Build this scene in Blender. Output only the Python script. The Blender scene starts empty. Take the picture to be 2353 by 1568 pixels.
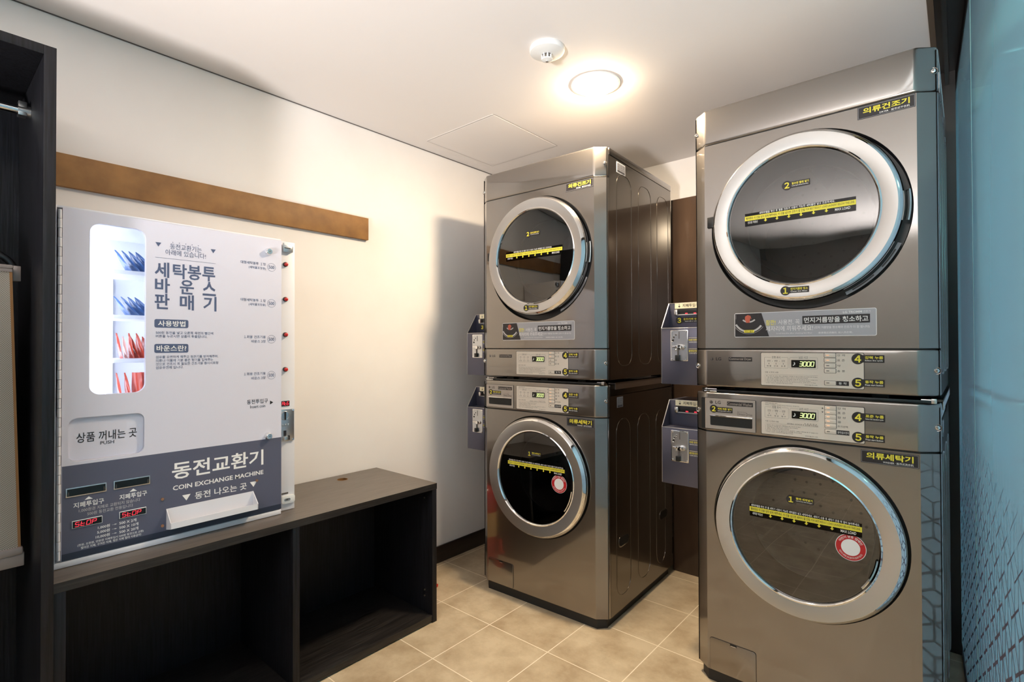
import bpy, bmesh, math, random
from mathutils import Vector, Matrix
random.seed(4)
R = math.radians
sc = bpy.context.scene
COL = sc.collection

# ------------------------------------------------------------------ camera
cam_d = bpy.data.cameras.new('camera'); cam = bpy.data.objects.new('camera', cam_d); COL.objects.link(cam)
cam_d.sensor_width = 36.0; cam_d.lens = 1192.377 * 36.0 / 2353.0; cam_d.clip_start = 0.02
ya, pi_, ro = R(40.7184), R(0.5672), R(-0.1721)
fw = Vector((-math.sin(ya)*math.cos(pi_), math.cos(ya)*math.cos(pi_), math.sin(pi_)))
rt = Vector((math.cos(ya), math.sin(ya), 0)); up = rt.cross(fw)
rt2 = rt*math.cos(ro) + up*math.sin(ro); up2 = up*math.cos(ro) - rt*math.sin(ro)
m = Matrix((rt2, up2, -fw)).transposed().to_4x4(); m.translation = Vector((2.15877, -1.41835, 1.17696))
cam.matrix_world = m
sc.camera = cam

# ------------------------------------------------------------------ world, lights, exposure
sc.view_settings.view_transform = 'Standard'; sc.view_settings.look = 'None'
sc.view_settings.gamma = 1.0; sc.view_settings.use_curve_mapping = False
sc.view_settings.exposure = 0.2
w = bpy.data.worlds.new('daylight'); sc.world = w; w.use_nodes = True
bg = w.node_tree.nodes['Background']; bg.inputs[0].default_value = (0.82, 0.88, 1.0, 1); bg.inputs[1].default_value = 7.5

def area(name, loc, size, power, col, rot=(0, 0, 0), shape='DISK', sy=None):
    d = bpy.data.lights.new(name, 'AREA'); d.shape = shape; d.size = size; d.energy = power; d.color = col
    if sy: d.size_y = sy
    o = bpy.data.objects.new(name, d); o.location = loc; o.rotation_euler = rot; COL.objects.link(o); return o
DOWN_L = 420.0      # radiance of the visible downlight
hl = area('added_fill_lamp', (2.26, -4.25, .40), 0.5, 120, (1.0, 0.95, 0.93), rot=(R(136), 0, R(17))); hl.data.spread = R(72)  # unseen fill lamp, added behind the camera to brighten the ceiling

# ------------------------------------------------------------------ materials
def srgb(r, g, b):
    f = lambda c: (c/255/12.92) if c/255 <= .04045 else ((c/255+.055)/1.055)**2.4
    return (f(r), f(g), f(b), 1)
MATS = {}
def mat(name, col, rough=.5, metal=0.0, spec=.5, coat=0.0, coat_r=.05, emit=None, es=0.0, aniso=0.0):
    m = bpy.data.materials.new(name); m.use_nodes = True
    b = m.node_tree.nodes['Principled BSDF']
    b.inputs['Base Color'].default_value = col; b.inputs['Roughness'].default_value = rough
    b.inputs['Metallic'].default_value = metal; b.inputs['Specular IOR Level'].default_value = spec
    b.inputs['Coat Weight'].default_value = coat; b.inputs['Coat Roughness'].default_value = coat_r
    if emit: b.inputs['Emission Color'].default_value = emit; b.inputs['Emission Strength'].default_value = es
    if aniso:
        b.inputs['Anisotropic'].default_value = aniso
        t = m.node_tree.nodes.new('ShaderNodeTangent'); t.direction_type = 'RADIAL'; t.axis = 'Y'
        m.node_tree.links.new(t.outputs[0], b.inputs['Tangent'])
    MATS[name] = m; return m
def nodes(m):
    nt = m.node_tree; return nt, nt.nodes, nt.links, nt.nodes['Principled BSDF']
def noise_mix(m, c1, c2, scale, detail=4, vec_scale=None, lo=.35, hi=.65, bump=0.0, rough=None, second=None):
    nt, N, L, b = nodes(m)
    tc = N.new('ShaderNodeTexCoord'); mp = N.new('ShaderNodeMapping'); L.new(tc.outputs['Object'], mp.inputs[0])
    if vec_scale: mp.inputs['Scale'].default_value = vec_scale
    n = N.new('ShaderNodeTexNoise'); n.inputs['Scale'].default_value = scale; n.inputs['Detail'].default_value = detail
    L.new(mp.outputs[0], n.inputs['Vector'])
    r = N.new('ShaderNodeMapRange'); r.inputs[1].default_value = lo; r.inputs[2].default_value = hi; L.new(n.outputs[0], r.inputs[0])
    x = N.new('ShaderNodeMix'); x.data_type = 'RGBA'; x.inputs[6].default_value = c1; x.inputs[7].default_value = c2
    L.new(r.outputs[0], x.inputs[0]); L.new(x.outputs[2], b.inputs['Base Color'])
    if bump:
        bp = N.new('ShaderNodeBump'); bp.inputs['Strength'].default_value = bump; bp.inputs['Distance'].default_value = .002
        L.new(n.outputs[0], bp.inputs['Height']); L.new(bp.outputs[0], b.inputs['Normal'])
    return m
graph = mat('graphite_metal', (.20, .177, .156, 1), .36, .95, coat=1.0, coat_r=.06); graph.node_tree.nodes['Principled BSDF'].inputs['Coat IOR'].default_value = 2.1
side_m = mat('graphite_side', (.095, .080, .066, 1), .30, .95, coat=.9, coat_r=.05); side_m.node_tree.nodes['Principled BSDF'].inputs['Coat IOR'].default_value = 1.7  # same graphite as the fronts, dimness of the sides put into its colour
dark = mat('dark_gap', (.008, .008, .008, 1), .6)
rubber = mat('black_rubber', (.012, .012, .012, 1), .55)
chrome = mat('chrome', (.82, .82, .82, 1), .06, 1.0)
brushed = mat('brushed_steel', (.56, .545, .53, 1), .42, 1.0, aniso=.45)
steel = mat('steel', (.62, .61, .60, 1), .28, 1.0)
zinc = mat('zinc_plate', (.58, .60, .64, 1), .32, 1.0)
drum_m = mat('drum_steel', (.45, .44, .43, 1), .25, 1.0)
drum_d = mat('drum_dark', (.05, .05, .05, 1), .4, .6)
cream = mat('panel_cream', srgb(214, 203, 190), .4)
silverp = mat('panel_silver', srgb(170, 160, 152), .38, .2)
silverb = mat('banner_silver', srgb(168, 168, 174), .4, .3)
black = mat('sticker_black', srgb(36, 33, 36), .4)
blackt = mat('text_black', srgb(30, 28, 32), .5)
white = mat('text_white', srgb(238, 236, 234), .5)
grayt = mat('text_grey', srgb(88, 82, 80), .5)
yellow = mat('text_yellow', srgb(236, 222, 70), .5)
cream_l = mat('label_cream', srgb(238, 228, 196), .5)
redst = mat('sticker_red', srgb(190, 30, 36), .4)
redb = mat('button_red', srgb(196, 32, 28), .25, coat=.5)
led_g = mat('led_green', (.02, .02, .02, 1), emit=(.80, 1.0, .35, 1), es=1.6)
led_r = mat('led_red', (.02, .01, .01, 1), emit=(1.0, .035, .06, 1), es=1.5)
led_o = mat('led_amber', (.1, .05, .02, 1), emit=(1.0, .55, .3, 1), es=1.0)
glassb = mat('display_black', (.006, .007, .006, 1), .12)
vend_w = mat('vending_white', srgb(212, 210, 222), .38)
vend_f = mat('cabinet_white', srgb(226, 224, 228), .4)
navy = mat('vending_slate', srgb(86, 88, 106), .42)
navy_d = mat('vending_slate_dark', srgb(44, 50, 66), .42)
slate_t = mat('text_slate', srgb(78, 90, 120), .5)
copper = mat('copper_screw', (.7, .35, .2, 1), .3, 1.0)
box_m = mat('coin_box_metal', srgb(92, 92, 108), .32, .55)
teal_e = mat('glass_edge', srgb(170, 205, 200), .2)
lattice_m = mat('printed_lattice', srgb(54, 52, 74), .4)
lightm = mat('lamp_glow', (.9, .9, .9, 1), emit=(1.0, .80, .55, 1), es=DOWN_L)
plastic_w = mat('plastic_white', srgb(226, 226, 224), .35)
inner_w = mat('inner_white', srgb(236, 238, 244), .6)
tube_m = mat('tube_light', (.9, .9, .9, 1), emit=(.86, .91, 1.0, 1), es=7.0)
brownrim = mat('brown_edge', srgb(122, 84, 42), .6)
ext_red = mat('extinguisher_red', srgb(200, 36, 22), .25, coat=.6)
ext_lab = mat('extinguisher_label', srgb(230, 190, 120), .4)
trim_b = mat('dark_brown_trim', srgb(26, 20, 17), .4)
trim_l = mat('brown_trim_edge', srgb(96, 80, 64), .45)
blue_p = mat('pouch_blue', srgb(78, 116, 176), .35, coat=.4)
red_p = mat('pouch_red', srgb(206, 76, 52), .35, coat=.4)
rose_p = mat('pouch_film', srgb(240, 190, 180), .25, coat=.4)
alu = mat('grey_bar', srgb(150, 138, 132), .4, .3)
photo_o = mat('photo_orange', srgb(190, 92, 70), .5)
photo_g = mat('photo_grey', srgb(190, 186, 186), .5)
black_pl = mat('black_plastic', (.01, .01, .011, 1), .35)
dpanel = noise_mix(mat('dark_board', (.03, .02, .015, 1), .22), srgb(58, 45, 37), srgb(74, 58, 47), 9, vec_scale=(1, 1, .25))
wallm = noise_mix(mat('wall_paint', (.8, .8, .8, 1), .7, spec=.25), srgb(232, 226, 222), srgb(236, 231, 227), 3)
wallf = mat('wall_paint_taupe', srgb(150, 143, 138), .7)
ceilm = mat('ceiling_paint', srgb(226, 220, 216), .8, spec=.2)
basem = noise_mix(mat('baseboard_wood', (.03, .02, .02, 1), .3), srgb(30, 22, 20), srgb(44, 32, 28), 12, vec_scale=(8, .6, 8))
woodk = noise_mix(mat('black_oak', (.02, .02, .02, 1), .5, spec=.3), srgb(8, 8, 10), srgb(23, 23, 29), 30, 6, (6, 6, .25), bump=.35)
woodh = noise_mix(mat('black_oak_flat', (.02, .02, .02, 1), .38), srgb(22, 20, 20), srgb(44, 40, 38), 28, 6, (6, .3, 6), lo=.4, hi=.7, bump=.3)
topm = noise_mix(mat('bench_laminate', (.03, .03, .03, 1), .36, spec=.7), srgb(78, 70, 64), srgb(98, 89, 81), 30, 5, (6, .3, 6), bump=.05)
rustm = noise_mix(mat('rust_board', (.3, .18, .07, 1), .6), srgb(126, 88, 48), srgb(156, 112, 62), 14, 6, lo=.3, hi=.7)
pressm = mat('woven_fabric', srgb(150, 138, 122), .8)
nt, N, L, b = nodes(pressm)
tc = N.new('ShaderNodeTexCoord'); ck = N.new('ShaderNodeTexChecker'); ck.inputs['Scale'].default_value = 420
ck.inputs[1].default_value = srgb(160, 152, 140); ck.inputs[2].default_value = srgb(100, 92, 80)
L.new(tc.outputs['Object'], ck.inputs[0]); L.new(ck.outputs[0], b.inputs['Base Color'])

# floor tiles: grid lines along both room axes
floorm = mat('floor_tile', srgb(190, 172, 144), .38, spec=.45)
nt, N, L, b = nodes(floorm)
tc = N.new('ShaderNodeTexCoord'); sp = N.new('ShaderNodeSeparateXYZ'); L.new(tc.outputs['Object'], sp.inputs[0])
def mth(op, a, bb):
    n = N.new('ShaderNodeMath'); n.operation = op
    for i, x in enumerate((a, bb)):
        if x is None: continue
        if isinstance(x, (int, float)): n.inputs[i].default_value = x
        else: L.new(x, n.inputs[i])
    return n.outputs[0]
def line(c, o, p):
    t = mth('DIVIDE', mth('SUBTRACT', c, o), p); f = mth('FRACT', t, None)
    d = mth('ABSOLUTE', mth('SUBTRACT', f, .5), None)
    return mth('GREATER_THAN', d, .5 - .0019/p), mth('FLOOR', t, None)
lx, ix = line(sp.outputs[0], .0375, .3045); ly, iy = line(sp.outputs[1], .1885, .3135)
ln = mth('MAXIMUM', lx, ly)
wn = N.new('ShaderNodeTexWhiteNoise'); wn.noise_dimensions = '2D'; cv = N.new('ShaderNodeCombineXYZ')
L.new(ix, cv.inputs[0]); L.new(iy, cv.inputs[1]); L.new(cv.outputs[0], wn.inputs['Vector'])
n1 = N.new('ShaderNodeTexNoise'); n1.inputs['Scale'].default_value = 7; n1.inputs['Detail'].default_value = 8; n1.inputs['Roughness'].default_value = .65
L.new(tc.outputs['Object'], n1.inputs['Vector'])
f0 = mth('ADD', n1.outputs[0], mth('MULTIPLY', mth('SUBTRACT', wn.outputs[0], .5), .10))
cr = N.new('ShaderNodeValToRGB'); L.new(f0, cr.inputs[0])
cr.color_ramp.elements[0].position = .36; cr.color_ramp.elements[0].color = srgb(172, 151, 122)
cr.color_ramp.elements[1].position = .64; cr.color_ramp.elements[1].color = srgb(202, 184, 155)
mx = N.new('ShaderNodeMix'); mx.data_type = 'RGBA'; L.new(ln, mx.inputs[0]); L.new(cr.outputs[0], mx.inputs[6]); mx.inputs[7].default_value = srgb(236, 222, 198)
L.new(mx.outputs[2], b.inputs['Base Color'])

def glassy(name, tint, ior, rough=.0):
    m = bpy.data.materials.new(name); m.use_nodes = True; nt = m.node_tree; nt.nodes.clear()
    o = nt.nodes.new('ShaderNodeOutputMaterial'); mix = nt.nodes.new('ShaderNodeMixShader')
    t = nt.nodes.new('ShaderNodeBsdfTransparent'); t.inputs[0].default_value = tint
    g = nt.nodes.new('ShaderNodeBsdfGlossy'); g.inputs['Roughness'].default_value = rough; g.inputs[0].default_value = (1, 1, 1, 1)
    f = nt.nodes.new('ShaderNodeFresnel'); f.inputs[0].default_value = ior
    nt.links.new(f.outputs[0], mix.inputs[0]); nt.links.new(t.outputs[0], mix.inputs[1]); nt.links.new(g.outputs[0], mix.inputs[2])
    nt.links.new(mix.outputs[0], o.inputs[0]); MATS[name] = m; return m
doorglass = glassy('door_glass', (.52, .50, .48, 1), 1.95)
pane_m = glassy('clear_pane', (.97, .98, 1, 1), 1.15)
# teal glass: translucent film with a glossy face
teal = bpy.data.materials.new('teal_glass'); teal.use_nodes = True; nt = teal.node_tree; nt.nodes.clear()
o = nt.nodes.new('ShaderNodeOutputMaterial'); d = nt.nodes.new('ShaderNodeBsdfDiffuse'); tr = nt.nodes.new('ShaderNodeBsdfTranslucent')
d.inputs[0].default_value = (.22, .34, .38, 1); tr.inputs[0].default_value = (.52, .57, .60, 1)
g = nt.nodes.new('ShaderNodeBsdfGlossy'); g.inputs['Roughness'].default_value = .10; g.inputs[0].default_value = (.28, .94, 1.0, 1)
m1 = nt.nodes.new('ShaderNodeMixShader'); m1.inputs[0].default_value = .6; m2 = nt.nodes.new('ShaderNodeMixShader')
f = nt.nodes.new('ShaderNodeFresnel'); f.inputs[0].default_value = 1.6
nt.links.new(d.outputs[0], m1.inputs[1]); nt.links.new(tr.outputs[0], m1.inputs[2]); nt.links.new(f.outputs[0], m2.inputs[0])
nt.links.new(m1.outputs[0], m2.inputs[1]); nt.links.new(g.outputs[0], m2.inputs[2]); nt.links.new(m2.outputs[0], o.inputs[0])

# ------------------------------------------------------------------ mesh builder
def MACH(oz=0.0): return lambda u, v, w: (u, -w, v - oz)             # front faces: u right, v up, w out (depth is -w)
def WALLX(x0=0, y0=0, z0=0): return lambda u, v, w: (w - x0, u - y0, v - z0)   # faces looking along +x: u = y
def XYZ(x0=0, y0=0, z0=0): return lambda a, b, c: (a - x0, b - y0, c - z0)
FONT = {}
class MB:
    def __init__(s, mp=XYZ()): s.v = []; s.f = []; s.mi = []; s.ms = []; s.mp = mp
    def mat(s, m):
        if m not in s.ms: s.ms.append(m)
        return s.ms.index(m)
    def add(s, vs, fs, m):
        o = len(s.v); k = s.mat(m); s.v += [s.mp(*p) for p in vs]
        for f in fs: s.f.append([i + o for i in f]); s.mi.append(k)
        return s
    def box(s, a, b, m, bev=0.0, seg=2):
        a, b = [min(p, q) for p, q in zip(a, b)], [max(p, q) for p, q in zip(a, b)]
        bm = bmesh.new(); bmesh.ops.create_cube(bm, size=1)
        for v in bm.verts: v.co = Vector([(a[i]+b[i])/2 + v.co[i]*(b[i]-a[i]) for i in range(3)])
        if bev: bmesh.ops.bevel(bm, geom=bm.edges[:], offset=bev, segments=seg, profile=.5, affect='EDGES')
        bm.verts.index_update()
        s.add([v.co[:] for v in bm.verts], [[v.index for v in f.verts] for f in bm.faces], m); bm.free(); return s
    def poly(s, pts, w0, w1, m, bev=0.0, seg=2):
        n = len(pts)
        if not bev:
            s.add([(p[0], p[1], w0) for p in pts] + [(p[0], p[1], w1) for p in pts],
                  [list(range(n))[::-1], [n+i for i in range(n)]] + [[i, (i+1) % n, n+(i+1) % n, n+i] for i in range(n)], m)
        else:
            bm = bmesh.new(); A = [bm.verts.new((p[0], p[1], w0)) for p in pts]; B = [bm.verts.new((p[0], p[1], w1)) for p in pts]
            bm.faces.new(A[::-1]); bm.faces.new(B)
            for i in range(n): bm.faces.new((A[i], A[(i+1) % n], B[(i+1) % n], B[i]))
            bmesh.ops.bevel(bm, geom=bm.edges[:], offset=bev, segments=seg, profile=.5, affect='EDGES'); bm.verts.index_update()
            s.add([v.co[:] for v in bm.verts], [[v.index for v in f.verts] for f in bm.faces], m); bm.free()
        return s
    def face(s, pts, w, m): return s.add([(p[0], p[1], w) for p in pts], [list(range(len(pts)))], m)
    def rr(s, u0, v0, u1, v1, r, w0, w1, m, bev=0.0): return s.poly(rrect(u0, v0, u1, v1, r), w0, w1, m, bev)
    def frame(s, u0, v0, u1, v1, t, w, m): return s.loopstrip([(u0, v0), (u1, v0), (u1, v1), (u0, v1)], t, w, m)
    def loopstrip(s, pts, t, w, m, closed=True):
        n = len(pts)
        for i in range(n if closed else n-1): s.seg(pts[i], pts[(i+1) % n], t, w, m)
        return s
    def seg(s, p, q, t, w, m):
        d = Vector((q[0]-p[0], q[1]-p[1])); l = d.length
        if l < 1e-7: return s
        d /= l; nx, ny = -d.y*t/2, d.x*t/2; ex, ey = d.x*t/2, d.y*t/2
        return s.face([(p[0]-nx-ex, p[1]-ny-ey), (q[0]-nx+ex, q[1]-ny+ey), (q[0]+nx+ex, q[1]+ny+ey), (p[0]+nx-ex, p[1]+ny-ey)], w, m)
    def disc(s, c, r, w, m, n=40): return s.face([(c[0]+r*math.cos(2*math.pi*i/n), c[1]+r*math.sin(2*math.pi*i/n)) for i in range(n)], w, m)
    def cyl(s, c, r, w0, w1, m, n=32): return s.lathe(c, [(0, w0), (r, w0), (r, w1), (0, w1)], m, n)
    def lathe(s, c, prof, m, n=64, a0=0.0, a1=360.0):
        full = abs(a1-a0) >= 359.9; k = n if full else n+1; vs = []; fs = []
        for i in range(k):
            a = R(a0 + (a1-a0)*i/n)
            for (r, w) in prof: vs.append((c[0]+r*math.cos(a), c[1]+r*math.sin(a), w))
        p = len(prof)
        for i in range(n):
            j = (i+1) % k
            for q in range(p-1):
                f = [i*p+q, j*p+q, j*p+q+1, i*p+q+1]
                if prof[q][0] < 1e-9: f = [i*p+q, j*p+q+1, i*p+q+1]
                elif prof[q+1][0] < 1e-9: f = [i*p+q, j*p+q, i*p+q+1]
                fs.append(f)
        return s.add(vs, fs, m)
    def hole_plate(s, u0, v0, u1, v1, loop, w, m):
        cu = sum(p[0] for p in loop)/len(loop); cv = sum(p[1] for p in loop)/len(loop)
        ang = lambda p: math.atan2(p[1]-cv, p[0]-cu)
        lp = sorted(loop, key=ang); cs = sorted([(u0, v0), (u1, v0), (u1, v1), (u0, v1)], key=ang)
        def ray(a):
            dx, dy = math.cos(a), math.sin(a); t = 1e9
            if dx > 1e-9: t = min(t, (u1-cu)/dx)
            if dx < -1e-9: t = min(t, (u0-cu)/dx)
            if dy > 1e-9: t = min(t, (v1-cv)/dy)
            if dy < -1e-9: t = min(t, (v0-cv)/dy)
            return (cu+dx*t, cv+dy*t)
        n = len(lp); outer = [ray(ang(p)) for p in lp]; vs = [(p[0], p[1], w) for p in lp] + [(p[0], p[1], w) for p in outer]; fs = []
        for i in range(n):
            j = (i+1) % n; a, bb = ang(lp[i]), ang(lp[j]); f = [i, n+i]
            if bb <= a: bb += 2*math.pi
            inside = []
            for c in cs:
                q = ang(c)
                while q < a: q += 2*math.pi
                if a + 1e-6 < q < bb - 1e-6: inside.append((q, c))
            for q, c in sorted(inside): vs.append((c[0], c[1], w)); f.append(len(vs)-1)
            fs.append(f + [n+j, j])
        return s.add(vs, fs, m)
    def wall(s, loop, w0, w1, m):
        n = len(loop)
        return s.add([(p[0], p[1], w0) for p in loop] + [(p[0], p[1], w1) for p in loop], [[i, (i+1) % n, n+(i+1) % n, n+i] for i in range(n)], m)
    def tube(s, path, r, m, n=10, cap=True):
        P = [Vector(p) for p in path]; rings = []; up = Vector((.13, .31, .94)).normalized()
        vs = []; fs = []
        for i, p in enumerate(P):
            t = (P[min(i+1, len(P)-1)] - P[max(i-1, 0)]).normalized()
            x = t.cross(up)
            if x.length < 1e-3: x = t.cross(Vector((1, 0, 0)))
            x.normalize(); y = t.cross(x).normalized()
            for k in range(n):
                a = 2*math.pi*k/n; vs.append(tuple(p + x*r*math.cos(a) + y*r*math.sin(a)))
        for i in range(len(P)-1):
            for k in range(n): fs.append([i*n+k, i*n+(k+1) % n, (i+1)*n+(k+1) % n, (i+1)*n+k])
        if cap: fs += [list(range(n))[::-1], [(len(P)-1)*n+k for k in range(n)]]
        return s.add(vs, fs, m)
    def text(s, t, u0, v0, u1, v1, w, m, bold=0.0, align='FIT', res=2, shear=0.0, rot=None):
        """letters of t; v0..v1 is the height of the drawn letters; FIT stretches to u0..u1, else natural width from u0 / to u1 / about the middle"""
        key = (t, bold, res)
        if key not in FONT:
            c = bpy.data.curves.new('t', 'FONT'); c.body = t; c.size = 1; c.offset = bold; c.resolution_u = res; c.fill_mode = 'FRONT'
            ob = bpy.data.objects.new('t', c); me = bpy.data.meshes.new_from_object(ob)
            FONT[key] = ([tuple(v.co) for v in me.vertices], [list(p.vertices) for p in me.polygons])
            bpy.data.objects.remove(ob); bpy.data.meshes.remove(me); bpy.data.curves.remove(c)
        vs, fs = FONT[key]
        if not vs: return s
        xs = [v[0] for v in vs]; ys = [v[1] for v in vs]; x0, x1, y0, y1 = min(xs), max(xs), min(ys), max(ys)
        sy = (v1-v0)/max(1e-6, y1-y0); sx = (u1-u0)/max(1e-6, x1-x0) if align == 'FIT' else sy
        W = (x1-x0)*sx; ox = {'FIT': u0, 'L': u0, 'R': u1-W, 'C': (u0+u1)/2-W/2}[align]
        out = [(ox+(x-x0)*sx+shear*(y-y0)*sy, v0+(y-y0)*sy, w) for x, y, _ in vs]
        if rot: out = [rot(*p) for p in out]
        return s.add(out, fs, m)
    def seven(s, t, u0, v0, u1, v1, w, m, slant=.12, gap=.25):
        S = {'0': 'abcdef', '1': 'bc', '2': 'abged', '3': 'abgcd', '5': 'afgcd', '6': 'afgedc', 'S': 'afgcd', 't': 'fged', 'O': 'abcdef', 'P': 'abfge', 'A': 'abcefg', ' ': ''}
        n = len(t); cw = (u1-u0)/n; g = cw*gap; H = v1-v0; th = H*.12
        for i, ch in enumerate(t):
            x0 = u0+i*cw+g/2; x1 = u0+(i+1)*cw-g/2
            P = {'a': ((x0, v1), (x1, v1)), 'g': ((x0, (v0+v1)/2), (x1, (v0+v1)/2)), 'd': ((x0, v0), (x1, v0)), 'f': ((x0, (v0+v1)/2), (x0, v1)), 'b': ((x1, (v0+v1)/2), (x1, v1)), 'e': ((x0, v0), (x0, (v0+v1)/2)), 'c': ((x1, v0), (x1, (v0+v1)/2))}
            for k in S.get(ch, ''):
                p, q = P[k]; sh = lambda a: (a[0]+(a[1]-v0)*slant, a[1]); p, q = Vector(sh(p)), Vector(sh(q)); d = (q-p)*.1
                s.seg(p+d, q-d, th, w, m)
        return s
    def build(s, name, parent=None, smooth=35):
        me = bpy.data.meshes.new(name); me.from_pydata(s.v, [], s.f); 
        for k in s.ms: me.materials.append(k)
        me.polygons.foreach_set('material_index', s.mi)
        bm = bmesh.new(); bm.from_mesh(me); bmesh.ops.recalc_face_normals(bm, faces=bm.faces[:]); bm.to_mesh(me); bm.free()
        if smooth:
            me.polygons.foreach_set('use_smooth', [True]*len(me.polygons)); me.set_sharp_from_angle(angle=R(smooth))
        me.update(); ob = bpy.data.objects.new(name, me); COL.objects.link(ob)
        if parent: ob.parent = parent
        return ob
def rrect(u0, v0, u1, v1, r, k=6):
    P = []
    for cx, cy, a in ((u1-r, v1-r, 0), (u0+r, v1-r, 90), (u0+r, v0+r, 180), (u1-r, v0+r, 270)):
        for i in range(k+1): t = R(a+90*i/k); P.append((cx+r*math.cos(t), cy+r*math.sin(t)))
    return P
def circ(c, r, n=64): return [(c[0]+r*math.cos(2*math.pi*i/n), c[1]+r*math.sin(2*math.pi*i/n)) for i in range(n)]
def tag(o, label, cat, group=None, kind=None):
    if label: o['label'] = label
    if cat: o['category'] = cat
    if group: o['group'] = group
    if kind: o['kind'] = kind
    return o
def thing(name, label, cat, loc=(0, 0, 0), rz=0.0, group=None):
    o = bpy.data.objects.new(name, None); COL.objects.link(o); o.location = loc; o.rotation_euler = (0, 0, rz); o.empty_display_size = .1
    return tag(o, label, cat, group)
def kids(o): return [c for c in bpy.data.objects if c.parent == o]
def dup(o, parent=None, loc=None, rz=None, label=None):
    c = o.copy(); COL.objects.link(c)
    if parent: c.parent = parent
    if loc is not None: c.location = loc
    if rz is not None: c.rotation_euler = (0, 0, rz)
    if label: c['label'] = label
    for ch in kids(o): dup(ch, c)
    return c
def struct(ob): ob['kind'] = 'structure'; return ob
def part_label(o, t): o['label'] = t; return o

# ------------------------------------------------------------------ the room
H = 2.2297; YB = 1.4205; YF = -4.6; CX = 2.093
struct(MB().box((-.1, YF-.1, -.1), (2.6, YB+.1, 0), floorm).build('floor'))
struct(MB().box((-.1, YF-.1, 0), (0, YB+.1, H+.1), wallm).build('wall_left'))
struct(MB().box((0, YB, 0), (2.16, YB+.1, H+.1), wallm).build('wall_back'))
struct(MB().box((0, YF-.1, 0), (2.6, YF, H+.1), wallf).build('wall_front'))
struct(MB().box((0, YF, H), (CX, YB, H+.1), ceilm).build('ceiling'))
mb = MB(); mb.box((CX, YF, H), (2.5, YB, H+.1), trim_b); mb.box((CX, YF, H-.004), (CX+.016, YB, H), trim_l)
mb.box((2.128, YF, H-.05), (2.14, YB, H), trim_b); struct(mb.build('trim_1'))
struct(MB().box((0, YF, 0), (.01, YB, .09), basem, .002).build('baseboard_left'))
struct(MB().box((.01, YB-.01, 0), (2.13, YB, .09), basem, .002).build('baseboard_back'))
struct(MB().box((0.002, YF, H-.004), (.003, YB, H), grayt).build('trim_2'))
# angled glass partition on the right
GP0 = Vector((2.232, -.42)); GP1 = Vector((2.152, 1.42)); gd = (GP1-GP0).normalized(); gn = Vector((-gd.y, gd.x))   # gn looks into the room
def GL(u, v, wv): p = GP0 + gd*u + gn*wv; return (p.x, p.y, v)
s_end = (GP1-GP0).length; s_seam = s_end*(.52+.42)/1.84; s_beg = -4.15
g = MB(GL); g.box((s_beg, .012, -.010), (s_end, H-.004, -.012), trim_b) if False else None
wr = MB(GL); wr.box((s_beg, 0, -.03), (s_end, .012, .004), trim_b); wr.box((s_beg, H-.05, -.03), (s_end, H, .002), trim_b); wr.box((s_end, 0, -.03), (s_end+.03, H, .002), trim_b)
wall_r = struct(wr.build('wall_right'))
for nm, a, bb in (('glass_pane', s_beg, s_seam-.003), ('glass_pane', s_seam+.003, s_end)):
    MB(GL).box((a, .012, -.010), (bb, H-.05, 0), teal).build(nm, wall_r)
MB(GL).box((s_seam-.003, .012, -.009), (s_seam+.003, H-.05, .0005), teal_e).build('glass_joint', wall_r)
lt = MB(GL); S = .05; done = set(); hw = S*math.sqrt(3)/2
def latw(z): return .0075 * max(0.0, min(1.0, (.98-z)/.40))
for row in range(0, 14):
    for colm in range(-12, 22):
        cx = colm*2*hw + (hw if row % 2 else 0); cz = .04 + row*1.5*S
        if cx < -1.0 or cx > s_end-.05 or cz > 1.0: continue
        V = [(cx+S*math.cos(R(90+60*k)), cz+S*math.sin(R(90+60*k))) for k in range(6)]
        for p, q in [(V[k], V[(k+1) % 6]) for k in range(6)] + [((cx, cz), V[k]) for k in (1, 3, 5)]:
            key = tuple(sorted([(round(p[0], 3), round(p[1], 3)), (round(q[0], 3), round(q[1], 3))]))
            if key in done or min(p[1], q[1]) < .014: continue
            done.add(key); t0, t1 = latw(p[1]), latw(q[1])
            if max(t0, t1) < .0008: continue
            dx, dy = q[0]-p[0], q[1]-p[1]; l = math.hypot(dx, dy); nx, ny = -dy/l/2, dx/l/2
            lt.face([(p[0]-nx*t0, p[1]-ny*t0), (q[0]-nx*t1, q[1]-ny*t1), (q[0]+nx*t1, q[1]+ny*t1), (p[0]+nx*t0, p[1]+ny*t0)], .0006, lattice_m)
lt.build('printed_lattice', wall_r, smooth=0)

# ------------------------------------------------------------------ ceiling fittings
DL = (1.062, .375, H)
dl = thing('downlight', 'round glowing warm white downlight in the ceiling above the machines', 'light', DL)
MB().lathe((0, 0), [(.098, 0), (.098, -.004), (.088, -.007), (.086, -.001)], plastic_w, 48).build('rim', dl)
MB().lathe((0, 0), [(0, -.021), (.03, -.0205), (.06, -.0180), (.078, -.012), (.084, -.006), (.086, -.002)], lightm, 48).build('diffuser', dl)
sd = thing('smoke_detector', 'small round white smoke detector on the ceiling', 'smoke detector', (1.067, .044, H))
MB().lathe((0, 0), [(0, 0), (.060, 0), (.062, -.004), (.062, -.013), (.059, -.018), (.050, -.0215), (.028, -.0255), (.0, -.0265)], plastic_w, 48).build('body', sd)
MB().lathe((0, 0), [(.0, -.026), (.019, -.027), (.018, -.030)], grayt, 24).build('sensor_core', sd)
k = MB()
for i in range(8):
    a = R(45*i); k.box((.017*math.cos(a)-.0025, .017*math.sin(a)-.0025, -.042), (.017*math.cos(a)+.0025, .017*math.sin(a)+.0025, -.025), plastic_w)
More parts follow.
